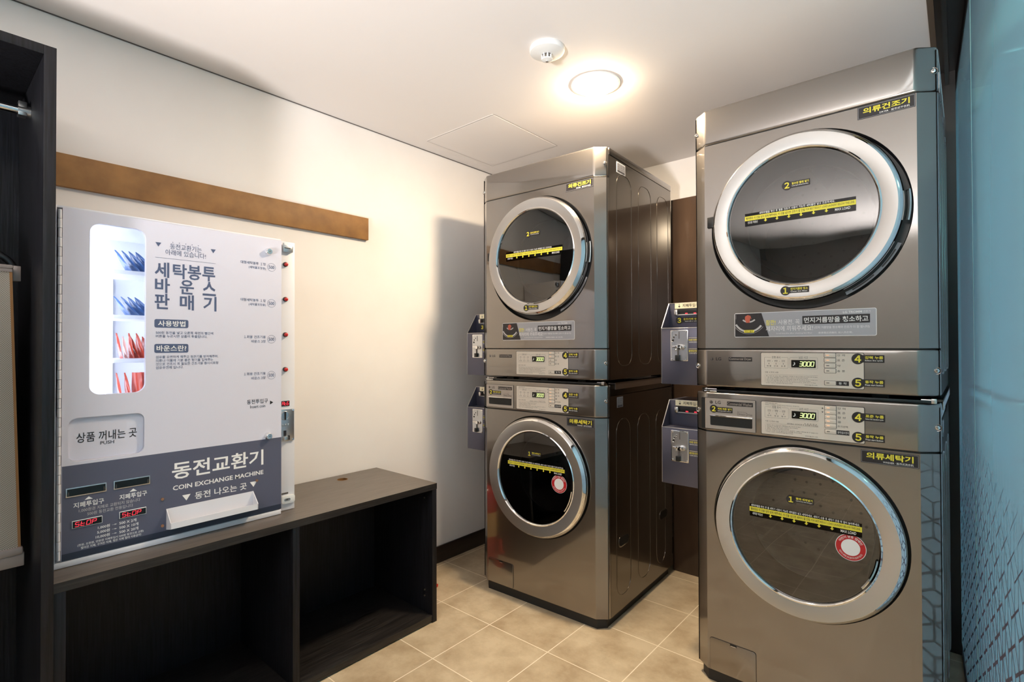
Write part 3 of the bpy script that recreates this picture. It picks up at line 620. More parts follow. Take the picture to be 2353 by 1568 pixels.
def gauge_panel(root, z0, z1, wash):
    u0, u1 = -.1143, .1690; s = MB(CUR); w_ = .0012
    s.rr(u0-.0016, z0-.0016, u1+.0016, z1+.0016, .0046, 0, .0008, black); s.rr(u0, z0, u1, z1, .0036, 0, w_, cream)
    W_ = u1-u0; H_ = z1-z0; U = lambda a: u0+W_*a; Z = lambda a: z1-H_*a; t = w_+e
    ax = .155 if wash else .135; bx_ = ax+.33
    for a, c_, nm in ((.037, .287, '진행 표시'), (.303, .580, '남은 시간')):
        s.loopstrip(rrect(U(a), Z(bx_), U(c_), Z(ax), .003, 3), .0005, t, grayt)
        s.box((U((a+c_)/2-.055), Z(ax+.02), w_), (U((a+c_)/2+.055), Z(ax-.02), t+e*.5), cream); s.text(nm, U((a+c_)/2-.045), Z(ax+.035), U((a+c_)/2+.045), Z(ax-.035), t+e, blackt, .0)
    for i, nm in enumerate(('세 탁', '헹 굼', '탈 수') if wash else ('예 열', '건 조', '송 풍')):
        u = U(.085+.076*i); z = Z(ax+.12); s.loopstrip([(u-.0035, z-.0025), (u+.003, z-.0025), (u+.0042, z+.003), (u-.0042, z+.003)], .0006, t, grayt); s.seg((u-.003, z+.001), (u+.003, z+.001), .0007, t, grayt)
        s.disc((u, Z(ax+.20)), .0013, t, blackt, 10); s.text(nm, u-.0065, Z(ax+.29), u+.0065, Z(ax+.245), t, blackt, .0)
        if i < 2: s.disc((u+.0105, z), .0007, t, blackt, 8)
    ty = ax+.42 if wash else .575
    s.text('사용 시 주의 사항', U(.04), Z(ty+.045), U(.185), Z(ty), t, blackt, .0); s.seg((U(.04), Z(ty+.085)), (U(.58), Z(ty+.085)), .0004, t, grayt)
    L_ = (['1. 주머니 속의 동전 등 이물질을 제거하여 주세요.', '2. 세탁물의 지퍼를 잠그고 뒤집어 넣어 주세요.', '3. 세탁 중에는 문을 열지 마세요.', '4. 세제는 정량만 사용하여 주시고, 운동화, 이불은 세탁을 할 수 없습니다.', '   어린이가 드럼 안으로 들어가지 않도록 주의하세요.', '* 자세한 사용은 사용설명서를 참조하세요.'] if wash else
          ['1. 물이 뚝뚝 떨어지는 젖은 세탁물은 건조할 수 없으니 탈수 후 건조하여 주세요.', '2. 기름 묻은 세탁물은 화재의 위험이 있으니 건조하지 마세요.', '3. 건조 후에는 드럼이 뜨거우니 세탁물을 꺼낼 때 주의하여 주시기 바랍니다.', '4. 열에 약한 세탁물은 줄거나 손상될 수 있으니 건조하지 마세요.', '5. 어린이가 드럼 안으로 들어가지 않도록 주의하시고, 문을 닫아 주세요.', '* 자세한 사용은 사용설명서를 참조하세요.'])
    y = ty+.12; dy_ = (.955-y)/len(L_)
    for i, q_ in enumerate(L_): zt = Z(y+dy_*i); s.text(q_, U(.04), zt-H_*dy_*.62, U(.04+min(.54, .0128*len(q_))), zt, t, blackt, .0, res=1)
    s.text('www.lgecls.com', U(.45), Z(.965), U(.575), Z(.925), t, blackt, .004, res=1)
    if wash:
        s.text('일체형세제 투입 금지', U(.04), Z(.055), U(.17), Z(.025), t, blackt, .01, res=1); s.text('세제와 유연제는 정해진 투입구에 넣어 주십시오.', U(.04), Z(.105), U(.40), Z(.075), t, blackt, .0, res=1)
        s.disc((U(.452), Z(.585)), .0012, t, blackt, 10); s.text('세탁물을 고르게 편 후 동작을 누르세요', U(.27), Z(.645), U(.58), Z(.605), t, blackt, .0, res=1); s.text('표 준 적 용', U(.47), Z(.60), U(.57), Z(.57), t, blackt, .0, res=1)
        for z, sg in ((.085, 1), (.205, -1)): s.face([(U(.612), Z(z)-sg*.002), (U(.632), Z(z)-sg*.002), (U(.622), Z(z)+sg*.002)], t, blackt)
    o_ = s.build('display_panel', root, 0); part_label(o_, 'cream control label with printed instructions')
    d_ = MB(CUR); a0 = ax+.075; d_.rr(U(.319), Z(a0+.225), U(.561), Z(a0), .001, w_, w_+.0006, glassb); d_.seven('3000', U(.395), Z(a0+.180), U(.545), Z(a0+.050), w_+.0012, led_g, .16, .30)
    d_.text('♪', U(.335), Z(a0+.17), U(.362), Z(a0+.06), w_+.0012, white, .0, res=1); part_label(d_.build('time_display', o_, 0), 'black display with glowing green digits 30 00')
    rows = ([(.070, '강 력', 1), (.195, '표 준', 1), (.325, '합 성', 1), (.450, '울', 1), (.580, '추가선택', 1), (.750, '동작/일시정지', 0)] if wash else [(.060, '강 력', 1), (.205, '표 준', 1), (.360, '약', 0), (.510, '송 풍', 0), (.860, '동 작', 0)])
    for z, nm, lit in rows:
        st = nm.startswith('동'); b_ = MB(CUR); hz = .060
        b_.rr(U(.640), Z(z+hz+.008), U(.754), Z(z-hz-.008), .0022, w_, w_+.0006, grayt); b_.rr(U(.645), Z(z+hz), U(.749), Z(z-hz), .0018, w_, w_+.0016, cream, .0004)
        b_.box((U(.662), Z(z+.010), w_+.0016), (U(.690), Z(z-.010), w_+.0019), led_o if lit else grayt); b_.build('button', o_)
        k_ = MB(CUR)
        if st: k_.box((U(.755), Z(z+hz+.005), w_), (U(.868), Z(z-hz-.005), w_+e), black); k_.text(nm, U(.775 if not wash else .762), Z(z+.035), U(.848 if not wash else .862), Z(z-.035), w_+2*e, white, .0)
        else: k_.text(nm, U(.762), Z(z+.030), U(.762+.020*max(1, len(nm))+.012), Z(z-.030), w_+e, blackt, .0)
        k_.build('button_caption', o_, 0)
def load_line(parent, c, zt, u0, u1, wash):
    s = MB(CUR); wz = .0262; h = .0148
    film = film_m; s.face([(u0, zt-.018 if not wash else zt-.016), (u1, zt-.018 if not wash else zt-.016), (u1, zt+h+.0095), (u0, zt+h+.0095)], wz, film)
    s.box((u0, zt, wz), (u1, zt+h, wz+.0004), yellow)
    a_ = '빨래량은 이 선을 넘지 않게 해주세요. 이 선을 넘으면 %s가 잘 안됨' % ('세탁' if wash else '건조'); t = wz+.0008
    s.text(a_.replace('세탁가', '세탁이'), u0+.004, zt+.0035, u0+(u1-u0)*.57, zt+h-.003, t, blackt, .008); s.text('FOR BEST RESULT, LOAD LAUNDRY BELOW THIS LINE.', u0+(u1-u0)*.58, zt+.004, u1-.003, zt+h-.0035, t, blackt, .0)
    if wash: s.text('세탁라벨을 확인 후 물 세탁기 사용이 가능한 세탁물만 넣고 세탁하세요. 세탁기 사용 후 세탁기 문을 꼭 열어 놓아주세요.', u0+.005, zt+h+.0015, u1-.005, zt+h+.0090, t, white, .010)
    else: s.text('세탁라벨을 확인 후 열풍 건조기 사용이 가능한 세탁물만 넣고 건조하세요.', u0+.045, zt+h+.0015, u0+(u1-u0)*.83, zt+h+.0090, t, white, .010)
    s.text('세탁량 적정선' if wash else '건조량 적정선', u0+.009, zt-.0105, u0+.040, zt-.0025, t, white, .008); s.text('MAX LOAD', u1-.053, zt-.0105, u1-.014, zt-.0025, t, white, .01)
    for i in range(6):
        u = u0+(u1-u0)*(.205+.1105*i); s.box((u-.0018, zt-.006, wz), (u+.0018, zt, wz+.0004), yellow); s.face([(u-.0052, zt-.0050), (u+.0052, zt-.0050), (u, zt-.0105)], wz+.0005, yellow)
    part_label(s.build('load_line_sticker', parent, 0), 'yellow load limit line across the glass')
film_m = glassy('sticker_film', (.16, .16, .17, 1), 1.2)

def kind_plate(root, z0, z1, t1, t2):
    s = MB(CUR); s.box((.1595, z0, 0), (.2955, z1, .0006), black); s.frame(.1615, z0+.002, .2935, z1-.002, .0006, .0010, silverb)
    s.text(t1, .1730, z0+.0135, .2830, z1-.0055, .0010, yellow, .024); s.text(t2, .2130, z0+.0045, .2830, z0+.0110, .0010, white, .004); part_label(s.build('name_sticker', root, 0), 'black name sticker with yellow letters')

def make_washer(loc, rz, label):
    global CUR
    CUR = MACH(0.0)
    r_ = thing('washing_machine', label, 'washing machine', loc, rz, 'front loading washers')
    ZC, ZP, ZT, ZB = .588, .8755, 1.0125, .0419; c = (.002, ZC)
    b_ = MB(CUR); b_.poly([(-HW+.016, 0.0), (HW-.016, 0.0), (HW-.016, .046), (-HW+.016, .046)], -DEP+.02, -.046, rubber)
    b_.add([(u, z, w_) for z in (0, .044) for u, w_ in ((-HW+.014, -.046), (-HW+.014, -CH-.008), (-FL, -.010), (FL, -.010), (HW-.014, -CH-.008), (HW-.014, -.046))], [[0, 1, 2, 3, 4, 5], [6, 7, 8, 9, 10, 11]]+[[i, i+1, i+7, i+6] for i in range(5)], rubber); b_.build('plinth', r_)
    b_ = MB(CUR)
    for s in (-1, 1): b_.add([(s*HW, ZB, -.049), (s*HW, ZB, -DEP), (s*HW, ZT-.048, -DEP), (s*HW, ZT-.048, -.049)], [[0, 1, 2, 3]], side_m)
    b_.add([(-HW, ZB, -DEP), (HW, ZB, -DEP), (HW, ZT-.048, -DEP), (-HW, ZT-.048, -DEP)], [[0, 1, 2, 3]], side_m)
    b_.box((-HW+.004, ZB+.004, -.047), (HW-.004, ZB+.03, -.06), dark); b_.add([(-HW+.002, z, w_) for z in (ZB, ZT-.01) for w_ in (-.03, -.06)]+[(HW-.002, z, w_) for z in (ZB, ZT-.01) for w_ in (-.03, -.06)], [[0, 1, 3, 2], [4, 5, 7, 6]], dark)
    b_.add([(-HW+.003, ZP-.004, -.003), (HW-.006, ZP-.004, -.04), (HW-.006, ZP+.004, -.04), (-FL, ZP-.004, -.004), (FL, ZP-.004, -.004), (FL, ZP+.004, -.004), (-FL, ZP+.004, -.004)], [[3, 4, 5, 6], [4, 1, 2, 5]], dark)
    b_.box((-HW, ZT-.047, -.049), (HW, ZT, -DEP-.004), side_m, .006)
    for s in (-1, 1):
        for d0, z0_, z1_, dd in ((.102, .101, .86, .134), (.313, .101, .86, .132), (.52, .101, .86, .11)):
            groove(b_, s, d0, d0+dd, z0_, z1_, .06, side_m)
    b_.build('cabinet', r_)
    for s in (-1, 1):
        for d0, z in ((.118, .333), (.556, .333)):
            h_ = MB(lambda u, v, w_: (s*(HW+w_), u, v)); h_.rr(d0, z-.024, d0+.10, z+.024, .022, -.001, .0014, steel if False else side_m, .0005); h_.rr(d0+.005, z-.019, d0+.095, z+.019, .0185, .0014, .0018, dark); h_.build('grip_hole', r_)
    b_ = MB(CUR); front_with_hole(b_, ZB, ZP, c, .274, graph); b_.lathe(c, [(.274, 0), (.2715, -.004), (.2715, -.026), (.24, -.026)], rubber, 96); b_.build('front_panel', r_, 30)
    b_ = MB(CUR); wrap(b_, ZP+.0015, ZT, graph, .05, .006); cp = b_.build('control_panel', r_)
    dr = door_ring(r_, c, .2030, True); drum(r_, c, True)
    kind_plate(r_, .8315, .8690, '의류세탁기', 'WASHER · 投币式洗衣机')
    gauge_panel(r_, .8865, .9925, True)
    # detergent drawer
    s = MB(CUR); u0, u1, z0, z1 = -.3130, -.1328, .8865, .9925
    hole = rrect(-.2825, .8980, -.1425, .9325, .004, 4); s.rr(u0-.001, z0-.0015, u1+.0015, z1+.0015, .004, -.001, .0006, dark)
    s.hole_plate(-.2975, z0, u1, z1, hole, .003, silverp); s.wall(hole, -.022, .003, silverp); s.face(hole, -.022, silverp)
    s.add([(-.2975, z0, .003), (u0, z0, -.009), (u0, z1, -.009), (-.2975, z1, .003)], [[0, 1, 2, 3]], silverp); s.wall([(-.2975, z0), (u1, z0), (u1, z1), (-.2975, z1)], 0, .003, silverp)
    s.box((-.2810, .8985, -.021), (-.1440, .9060, .000), dark); s.box((-.2820, .9070, -.021), (-.268, .9310, -.004), chrome, .002)
    logo(s, (-.2785, .9790), .0056, .0034, blackt, silverp); s.text('LG', -.2640, .9735, -.2460, .9845, .0034, blackt, .014); s.box((-.2240, .9705, .003), (-.1400, .9845, .0034), black); s.text('Commercial Washer', -.2220, .9728, -.1420, .9822, .0040, silverp, .008); s.text('Inverter', -.19, .9505, -.160, .9535, .0034, grayt, .0); s.text('Direct Drive', -.1900, .9395, -.1420, .9490, .0034, grayt, .0)
    dw = s.build('detergent_drawer', r_, 0)
    MB(CUR).box((-.2835, .9300, .002), (-.1415, .9345, .006), chrome, .001).build('drawer_lip', dw)
    number_tag(dw, '2', (-.2700, .9560), .0135, (-.2565, .9450, -.2060, .9635), '액체 퍼존 넣기', 'Add liquid fabric softener', .003)
    number_tag(r_, '4', (.1540, .9630), .0160, (.1720, .9540, .2190, .9760), '표준 누름', 'Select the standard cycle', .0014); number_tag(r_, '5', (.1540, .9040), .0160, (.1720, .8945, .2180, .9160), '동작 누름', 'Press start button', .0014)
    number_tag(dr, '1', (-.0225, .6925), .0135, (-.0080, .6860, .0410, .7040), '빨래·세제넣기', 'Load laundry with detergent', .0262)
    load_line(dr, c, .6320, -.1460, .1640, True)
    s = MB(CUR); rc = (.1355, .5815); s.disc(rc, .0390, .0256, white, 48); s.disc(rc, .0375, .0260, redst, 48); s.disc(rc, .0240, .0264, white, 40)
    def bend(rad, ang0, flip):
        def f(x, y, w_):
            a = ang0 - x/rad if not flip else ang0 + x/rad; q_ = rad + y if not flip else rad - y
            return (rc[0]+q_*math.cos(a), rc[1]+q_*math.sin(a), w_)
        return f
    s.text('어린이 보호 캠페인', -.030, 0, .030, .0078, .0268, white, .010, rot=bend(.0272, R(90), False)); s.text('어린이가 세탁통 안에 들어가지 않도록 하십시오', -.038, 0, .038, .0062, .0268, white, .006, rot=bend(.0335, R(270), True)); part_label(s.build('warning_sticker', dr, 0), 'round red and white child safety sticker')
    k_ = MB(CUR); k_.lathe(c, [(.196, .027), (.199, .031), (.2025, .030)], chrome, 14, -36, -8); k_.build('door_latch', dr)
    s = MB(CUR); s.rr(-.2900, .0445, -.1360, .1575, .010, 0, .0008, black); s.rr(-.2888, .0455, -.1372, .1563, .009, 0, .0024, graph, .0008); s.box((-.2200, .1500, .001), (-.1990, .1560, .0032), dark); s.box((-.218, .1485, .0022), (-.201, .1510, .004), steel, .0005); s.build('filter_hatch', r_)
    for u, z in ((.3345, .9470), (-.3345, .9470)):
        k_ = MB(CUR); screw(k_, u, z, 0); k_.build('screw', r_)
    s = MB(lambda u, v, w_: (HW+w_, u, v)); s.rr(.110, .912, .165, .957, .002, 0, .0008, silverb)
    for i in range(5): s.text(['MODEL', 'AC 220V 60Hz', 'W 2200', 'NO. 30', '0123456789'][i] if False else 'IIIII III IIII'[:14-i], .114, .950-.0075*i-.004, .160-.004*(i % 3), .950-.0075*i, .0013, grayt, .0, res=1)
    for i in range(18): s.box((.114+.0026*i, .914, .0008), (.114+.0026*i+.0008+.0009*(i % 3 == 0), .9215, .0012), blackt)
    s.build('rating_label', r_, 0)
    return r_

def make_dryer(loc, rz, label):
    global CUR
    Z0 = 1.0130; CUR = MACH(Z0)
    r_ = thing('tumble_dryer', label, 'tumble dryer', (loc[0], loc[1], Z0), rz, 'stacked tumble dryers')
    ZB, ZP, ZS, ZT = 1.0335, 1.1660, 1.8840, 2.0124; c = (.003, 1.582)
    # stacking frame and feet between the two machines
    b_ = MB(CUR); b_.box((-HW+.03, Z0+.0005, -.012), (HW-.02, Z0+.009, -.03), black_pl, .001); b_.box((-HW-.003, Z0+.0005, -.09), (-HW+.03, Z0+.007, -DEP), side_m); b_.box((HW-.03, Z0+.0005, -.09), (HW+.003, Z0+.007, -DEP), side_m); b_.box((HW+.0015, Z0-.022, -.09), (HW+.003, Z0+.007, -DEP), steel); b_.box((-HW-.003, Z0-.022, -.09), (-HW-.0015, Z0+.007, -DEP), steel)
    for u in (-.2, 0, .2): b_.cyl((0, 0), .001, 0, .001, dark, 3) if False else b_.box((u-.02, Z0, -.06), (u+.02, ZB, -.10), rubber)
    for u in (-.30, .30): b_.box((u-.025, Z0+.007, -.62), (u+.025, ZB, -.67), rubber)
    b_.build('stacking_frame', r_)
    for u0, u1 in ((-.306, -.262), (.292, .334)):
        b_ = MB(CUR); b_.box((u0, Z0+.001, -.004 if u0 < 0 else -.016), (u1, Z0+.0055, -.040), chrome, .001); b_.tube([(u0+.008, Z0+.010, -.018), (u1-.004, Z0+.010, -.018)], .0028, chrome, 10); b_.box((u1-.012 if u0 > 0 else u0, Z0+.001, -.012), (u1 if u0 > 0 else u0+.008, Z0+.014, -.026), steel, .001); b_.build('clip', r_)
    b_ = MB(CUR)
    for s in (-1, 1): b_.add([(s*HW, ZB, -.049), (s*HW, ZB, -DEP), (s*HW, ZT-.033, -DEP), (s*HW, ZT-.033, -.049)], [[0, 1, 2, 3]], side_m)
    b_.add([(-HW, ZB, -DEP), (HW, ZB, -DEP), (HW, ZT-.033, -DEP), (-HW, ZT-.033, -DEP)], [[0, 1, 2, 3]], side_m); b_.add([(-HW, ZB, -.03), (HW, ZB, -.03), (HW, ZB, -DEP), (-HW, ZB, -DEP)], [[0, 1, 2, 3]], dark)
    for s in (-1, 1): b_.add([(s*(HW-.002), z, w_) for z in (ZB, ZT-.01) for w_ in (-.03, -.06)], [[0, 1, 3, 2]], dark)
    for zz in (ZP, ZS): b_.add([(-FL, zz-.004, -.004), (FL, zz-.004, -.004), (FL, zz+.004, -.004), (-FL, zz+.004, -.004), (HW-.004, zz-.004, -.04), (HW-.004, zz+.004, -.04), (-HW+.004, zz-.004, -.04), (-HW+.004, zz+.004, -.04)], [[0, 1, 2, 3], [1, 4, 5, 2], [0, 6, 7, 3]], dark)
    b_.box((-HW-.001, ZT-.031, -.049), (HW+.001, ZT, -DEP-.008), side_m, .005)
    for s in (-1, 1):
        for d0, z1_, dd in ((.115, 1.925, .143), (.332, 1.925, .140), (.545, 1.925, .140)): groove(b_, s, d0, d0+dd, 1.09, z1_, .055, side_m)
    b_.build('cabinet', r_)
    b_ = MB(CUR); rc_ = (c[0]+.005, c[1]-.0095); front_with_hole(b_, ZP, ZS, rc_, .2815, graph); b_.lathe(rc_, [(.2815, 0), (.279, -.004), (.277, -.026), (.23, -.027)], black_pl, 96); b_.build('front_panel', r_, 30)
    b_ = MB(CUR); wrap(b_, ZS+.0015, ZT, graph, .05, .008); b_.build('top_cap', r_)
    b_ = MB(CUR); wrap(b_, ZB, ZP-.0015, graph, .05, .006)
    logo(b_, (-.2765, 1.1305), .0056, .0006, blackt, silverp); b_.text('LG', -.2620, 1.1250, -.2440, 1.1360, .0006, blackt, .014); b_.box((-.2185, 1.1230, 0), (-.1425, 1.1370, .0006), black); b_.text('Commercial Dryer', -.2165, 1.1250, -.1445, 1.1350, .0010, silverp, .008)
    b_.seg((-.2812, 1.0785), (-.1430, 1.0785), .0006, .0006, grayt); b_.text('Ultra Capacity', -.172, 1.0600, -.1432, 1.0640, .0006, grayt, .0); b_.text('Quiet Operation', -.176, 1.0520, -.1432, 1.0562, .0006, grayt, .0); b_.build('control_panel', r_)
    dr = door_ring(r_, c, .2085, False); drum(r_, c, False)
    kind_plate(r_, 1.8450, 1.8815, '의류건조기', 'DRYER · 投币式干衣机')
    gauge_panel(r_, 1.0465, 1.1525, False)
    # notice about the lint filter
    s = MB(CUR); u0, u1, z0, z1 = -.1985, .2015, 1.2045, 1.2860
    s.rr(u0, z0, u1, z1, .005, 0, .0005, white); s.rr(u0+.0016, z0+.0016, u1-.0016, z1-.0016, .004, 0, .0009, silverb)
    s.face([(u0+.002, z0+.002), (-.0890, z0+.002), (-.1120, z1-.002), (u0+.002, z1-.002)], .0013, black)
    cc = (-.1515, 1.2700)
    for ra, rb, m_ in ((.0440, .0500, photo_g), (.0535, .0545, photo_g)): s.lathe(cc, [(ra, .0016), (rb, .0016)], m_, 30, 208 if ra < .05 else 216, 325)
    s.lathe((cc[0], cc[1]+.012), [(.0245, .0017), (.0290, .0017)], photo_g, 20, 225, 315)
    s.poly([(-.1600, 1.2530), (-.1490, 1.2530), (-.1470, 1.2690), (-.1430, 1.2640), (-.1465, 1.2760), (-.1550, 1.2790), (-.1635, 1.2740), (-.1640, 1.2650)], .0013, .0018, photo_o)
    s.rr(-.1670, 1.2200, -.1350, 1.2285, .002, .0015, .0020, yellow); s.text('먼지거름망', -.1640, 1.2215, -.1380, 1.2270, .0024, blackt, .01, res=1); s.box((-.1955, 1.2660, .0013), (-.1920, 1.2810, .0017), grayt)
    s.text('잠깐!', -.0985, 1.2430, -.0690, 1.2600, .0014, yellow, .012); s.text('사용전, 꼭', -.0610, 1.2430, .0010, 1.2600, .0014, white, .0)
    s.rr(.0085, 1.2430, .1855, 1.2690, .0015, .0008, .0014, black); s.text('먼지거름망을 청소하고', .0135, 1.2470, .1815, 1.2645, .0019, white, .018)
    s.text('제자리에 끼워주세요!', -.0985, 1.2230, .0380, 1.2400, .0014, white, .002); s.text('(먼지 거름망을 청소해야 건조가 더 잘 됩니다)', .0420, 1.2270, .1840, 1.2360, .0014, white, .0)
    s.text('Load laundry after cleaning lint filter', -.0660, 1.2125, .0360, 1.2180, .0014, white, .0, res=1); s.text('请清理过滤器后, 投入洗衣物。', .0520, 1.2125, .1430, 1.2185, .0014, white, .0, res=1); s.text('LG TROMM', .1180, 1.2730, .1660, 1.2795, .0014, white, .02); s.text('건조기', .1690, 1.2730, .1865, 1.2795, .0014, white, .0)
    part_label(s.build('notice_sticker', r_, 0), 'silver lint filter notice with white lettering')
    number_tag(r_, '4', (.1545, 1.1360), .0160, (.1720, 1.1255, .2190, 1.1475), '강력 누름', 'Select the cycle', .0014); number_tag(r_, '5', (.1545, 1.0645), .0160, (.1720, 1.0545, .2190, 1.0760), '동작 누름', 'Press start button', .0014)
    number_tag(dr, '2', (-.0265, 1.6835), .0145, (-.0120, 1.6740, .0380, 1.6930), '탈수된 빨래 넣기', 'Load spin-dried laundry', .0262); number_tag(dr, '1', (-.0310, 1.3490), .0145, (-.0160, 1.3410, .0350, 1.3600), '먼지거름망 청소', 'Clean lint filter', .0356)
    load_line(dr, c, 1.5900, -.1540, .1570, False)
    k_ = MB(CUR); k_.lathe(c, [(.270, -.004), (.2785, .006), (.282, .004)], steel, 10, -11, 7); k_.build('door_handle', dr)
    k_ = MB(CUR); k_.box((-.287, 1.590, -.012), (-.262, 1.628, .008), black_pl, .002); k_.build('door_hinge', dr)
    k_ = MB(CUR); k_.lathe(c, [(.272, -.012), (.2825, -.006)], silverb, 24, -64, -24); k_.lathe(c, [(.2735, -.0110), (.2780, -.0085)], grayt, 16, -60, -46); k_.lathe(c, [(.2735, -.0110), (.2780, -.0085)], grayt, 12, -40, -28); k_.build('rating_strip', r_)
    for u, z in ((.3340, 1.9410), (.3345, 1.1048), (-.3340, 1.9410), (-.3345, 1.1048)):
        k_ = MB(CUR); screw(k_, u, z, 0); k_.build('screw', r_)
    s = MB(lambda u, v, w_: (HW+w_, u, v-Z0)); s.rr(.117, 1.925, .198, 1.972, .002, 0, .0008, white); s.rr(.120, 1.928, .195, 1.969, .001, 0, .0010, silverb)
    for i in range(4): s.text('IIIII III IIII'[:14-i], .124, 1.963-.0085*i-.005, .190-.006*(i % 2), 1.963-.0085*i, .0014, grayt, .0, res=1)
    for i in range(20): s.box((.124+.0034*i, 1.930, .0010), (.124+.0034*i+.0012+.001*(i % 3 == 0), 1.937, .0014), blackt)
    s.build('rating_label', r_, 0)
    return r_
RS = ((1.7775, .4188), R(-.6582)); LS = ((.7121, .432), R(2.3089))
wash_r = make_washer((RS[0][0], RS[0][1], 0), RS[1], 'graphite front loading washing machine beside the teal glass, under the nearer dryer')
dry_r = make_dryer(RS[0], RS[1], 'graphite tumble dryer stacked on the nearer washer beside the teal glass')
wash_l = dup(wash_r, None, (LS[0][0], LS[0][1], 0), LS[1], 'graphite front loading washing machine near the white wall, under the further dryer')
dry_l = dup(dry_r, None, (LS[0][0], LS[0][1], 1.0130), LS[1], 'graphite tumble dryer stacked on the further washer near the white wall')

# ------------------------------------------------------------------ coin boxes on the machines' left sides
def make_coin_box(loc, rz, ledge, label, three):
    r_ = thing('coin_box', label, 'coin box', (loc[0], loc[1], ledge), rz, 'coin boxes on the machine sides')
    mp = MACH(ledge); z = lambda a: ledge+a; F = -.077; Bk = -.146; END = -.30; u0, u1 = -.5005, -.3475
    b_ = MB(mp); b_.box((u0, z(-.2165), F), (u1, z(0), END), box_m, .0015); b_.box((u0, z(0), Bk), (u1, z(.1005), END), box_m, .0012)
    for u in (u0, u1-.002): b_.add([(uu, zz, ww) for uu in (u, u+.002) for zz, ww in ((z(-.001), F-.001), (z(.0995), Bk), (z(-.001), Bk))], [[0, 1, 2], [5, 4, 3], [0, 3, 4, 1]], box_m)
    for p, q in (((u0, z(.0), F), (u0, z(.1), Bk)), ((u0, z(0), F+.0002), (u1, z(0), F+.0002)), ((u0, z(-.215), F), (u0, z(0), F)), ((u0, z(.1), Bk), (u1, z(.1), Bk))): b_.tube([p, q], .0011, steel, 6)
    b_.build('case', r_)
    s = MB(mp); s.box((-.4755, z(.0785), Bk), (-.355, z(.1015), Bk+.0008), cream_l)
    for u in (-.4570, -.3650): s.seg((u, z(.097)), (u, z(.084)), .0016, Bk+.0013, blackt); s.face([(u-.005, z(.0885)), (u+.005, z(.0885)), (u, z(.0825))], Bk+.0014, blackt)
    s.text('지폐투입구', -.4440, z(.0835), -.3790, z(.0965), Bk+.0013, blackt, .008); part_label(s.build('slot_label', r_, 0), 'cream label with black arrows and letters')
    s = MB(mp); s.box((-.4740, z(.052), Bk), (-.3600, z(.0775), Bk+.002), black_pl, .001); s.box((-.4745, z(.0515), Bk), (-.4600, z(.0745), Bk+.014), steel, .004); s.box((-.3800, z(.0535), Bk), (-.3640, z(.0780), Bk+.014), steel, .004); s.box((-.4740, z(.0510), Bk), (-.3640, z(.0550), Bk+.010), silverb, .001)
    for u in (-.4270, -.3930): s.box((u-.005, z(.0565), Bk+.002), (u+.004, z(.0600), Bk+.0045), led_r)
    s.build('banknote_slot', r_)
    if three:
        c_ = (-.4570, z(.0320)); s = MB(mp); s.disc(c_, .0150, Bk+.0010, black, 36); s.box((c_[0], z(.0225), Bk), (-.3760, z(.0430), Bk+.0008), black); s.text('３', c_[0]-.0065, c_[1]-.0100, c_[0]+.0065, c_[1]+.0100, Bk+.0015, yellow, .03, 'C')
        s.text('동전/지폐 넣기', -.4400, z(.0320), -.3800, z(.0400), Bk+.0014, yellow, .01); s.text('Insert bill or coins', -.4340, z(.0255), -.3850, z(.0300), Bk+.0014, white, .0); part_label(s.build('number_sticker', r_, 0), 'black sticker with a yellow number 3')
    s = MB(mp); s.rr(-.4625, z(-.1270), -.3935, z(-.0080), .003, F, F+.0022, chrome, .0006); s.rr(-.4600, z(-.1245), -.3960, z(-.0105), .002, F+.0022, F+.0028, zinc)
    for u in (-.4565, -.3995):
        for zz in (-.1205, -.0145): s.lathe((u, z(zz)), [(.0036, F+.0028), (.0034, F+.0045), (0, F+.0050)], chrome, 14)
    s.rr(-.4290, z(-.0420), -.4265, z(-.0145), .0012, F+.0029, F+.0038, grayt)
    for u, zz, r0 in ((-.4405, -.0270, .0022), (-.4490, -.0360, .0028), (-.4520, -.0480, .0042)): s.lathe((u, z(zz)), [(r0+.0014, F+.0030), (r0+.0008, F+.0040), (r0, F+.0030)], chrome, 18); s.disc((u, z(zz)), r0, F+.0033, black, 16)
    s.box((-.4400, z(-.1240), F+.0028), (-.4240, z(-.1040), F+.014), black_pl, .001); s.box((-.4345, z(-.1040), F+.0028), (-.4290, z(-.0760), F+.006), grayt)
    pl = s.build('coin_plate', r_); part_label(pl, 'steel coin slot plate with screws')
    s = MB(mp); s.lathe((-.4215, z(-.0740)), [(.0105, F+.0028), (.0105, F+.012), (.0080, F+.018), (0, F+.0185)], chrome, 24); s.box((-.4500, z(-.0755), F+.010), (-.4180, z(-.0675), F+.018), chrome, .003); s.lathe((-.4110, z(-.0740)), [(.0085, F+.003), (.007, F+.010), (0, F+.011)], steel, 20); s.lathe((-.4405, z(-.0840)), [(.004, F+.003), (0, F+.006)], steel, 14); part_label(s.build('return_knob', pl), 'chrome coin return knob')
    s = MB(mp)
    for zz, t_, t2_ in ((-.0475, '500원 동전전용', '500WON COIN ONLY'), (-.0890, '불량동전반환', 'COIN RETURN')):
        s.text(t_, -.3915, z(zz-.003), -.3500, z(zz+.005), F+.0006, yellow, .01); s.text(t2_, -.3900, z(zz-.010), -.3520, z(zz-.0055), F+.0006, white, .0); s.box((-.3915, z(zz+.0085), F), (-.3470, z(zz+.0095), F+.0005), cream_l)
    s.build('coin_lettering', r_, 0)
    return r_
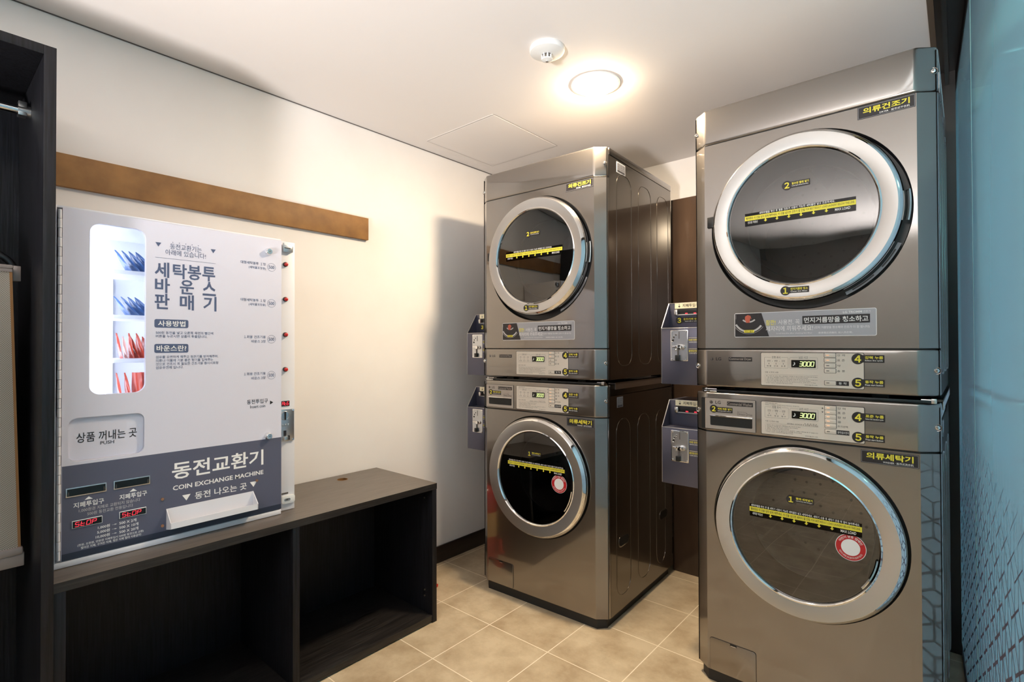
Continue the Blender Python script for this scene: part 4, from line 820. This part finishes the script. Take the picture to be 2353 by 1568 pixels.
make_coin_box(RS[0], RS[1], 1.2450, 'grey coin box beside the nearer dryer, with a yellow number 3', True)
make_coin_box(RS[0], RS[1], .8610, 'grey coin box beside the nearer washer', False)
make_coin_box(LS[0], LS[1], 1.2450, 'grey coin box beside the further dryer, mostly hidden', True)
make_coin_box(LS[0], LS[1], .8610, 'grey coin box beside the further washer, mostly hidden', False)

# ------------------------------------------------------------------ dark board behind the machines
db = thing('dark_board', 'tall dark brown board standing behind the two machine stacks', 'board', (1.57, 1.22, 0))
MB(XYZ(1.57, 1.22, 0)).box((1.012, 1.204, 0), (2.11, 1.236, 1.945), dpanel, .001).build('panel', db)
k = MB(XYZ(1.57, 1.22, 0))
for z in (1.04, 1.30, 1.66, 1.86): k.box((1.0100, 1.209, z), (1.0128, 1.214, z+.005), steel)
k.build('screw_heads', db)
struct(MB().box((2.112, 1.19, 0), (2.158, 1.30, H), trim_b).build('trim_3'))

# ------------------------------------------------------------------ red fire extinguisher beyond the bench end
fe = thing('fire_extinguisher', 'red fire extinguisher standing behind the end of the black bench', 'fire extinguisher', (.20, .170, 0))
MB().lathe((0, 0), [(0, .0), (.066, .0), (.071, .008), (.071, .34), (.066, .375), (.045, .405), (.024, .418), (.020, .43), (0, .43)], ext_red, 40).build('cylinder', fe)
MB().lathe((0, 0), [(.0714, .15), (.0716, .16), (.0716, .27), (.0714, .28)], ext_lab, 40).build('label_band', fe)
k = MB(); k.cyl((0, 0), .016, .43, .455, steel, 20); k.box((-.014, -.06, .452), (.014, .055, .464), black_pl, .003); k.box((-.012, -.075, .475), (.012, .04, .484), black_pl, .003); k.tube([(0, .04, .478), (0, .045, .455)], .004, steel); k.build('valve', fe)
k = MB(); k.tube([(.02, .0, .44), (.06, -.01, .44), (.088, -.015, .40), (.092, -.015, .25), (.092, -.012, .14)], .008, black_pl, 12); k.build('hose', fe)
k = MB(); k.lathe((.097, -.006), [(.008, .14), (.011, .13), (.014, .07), (.015, .06), (0, .06)], ext_red, 16); k.tube([(.110, .0, .075), (.130, .003, .075)], .008, ext_red, 10); k.build('nozzle', fe)
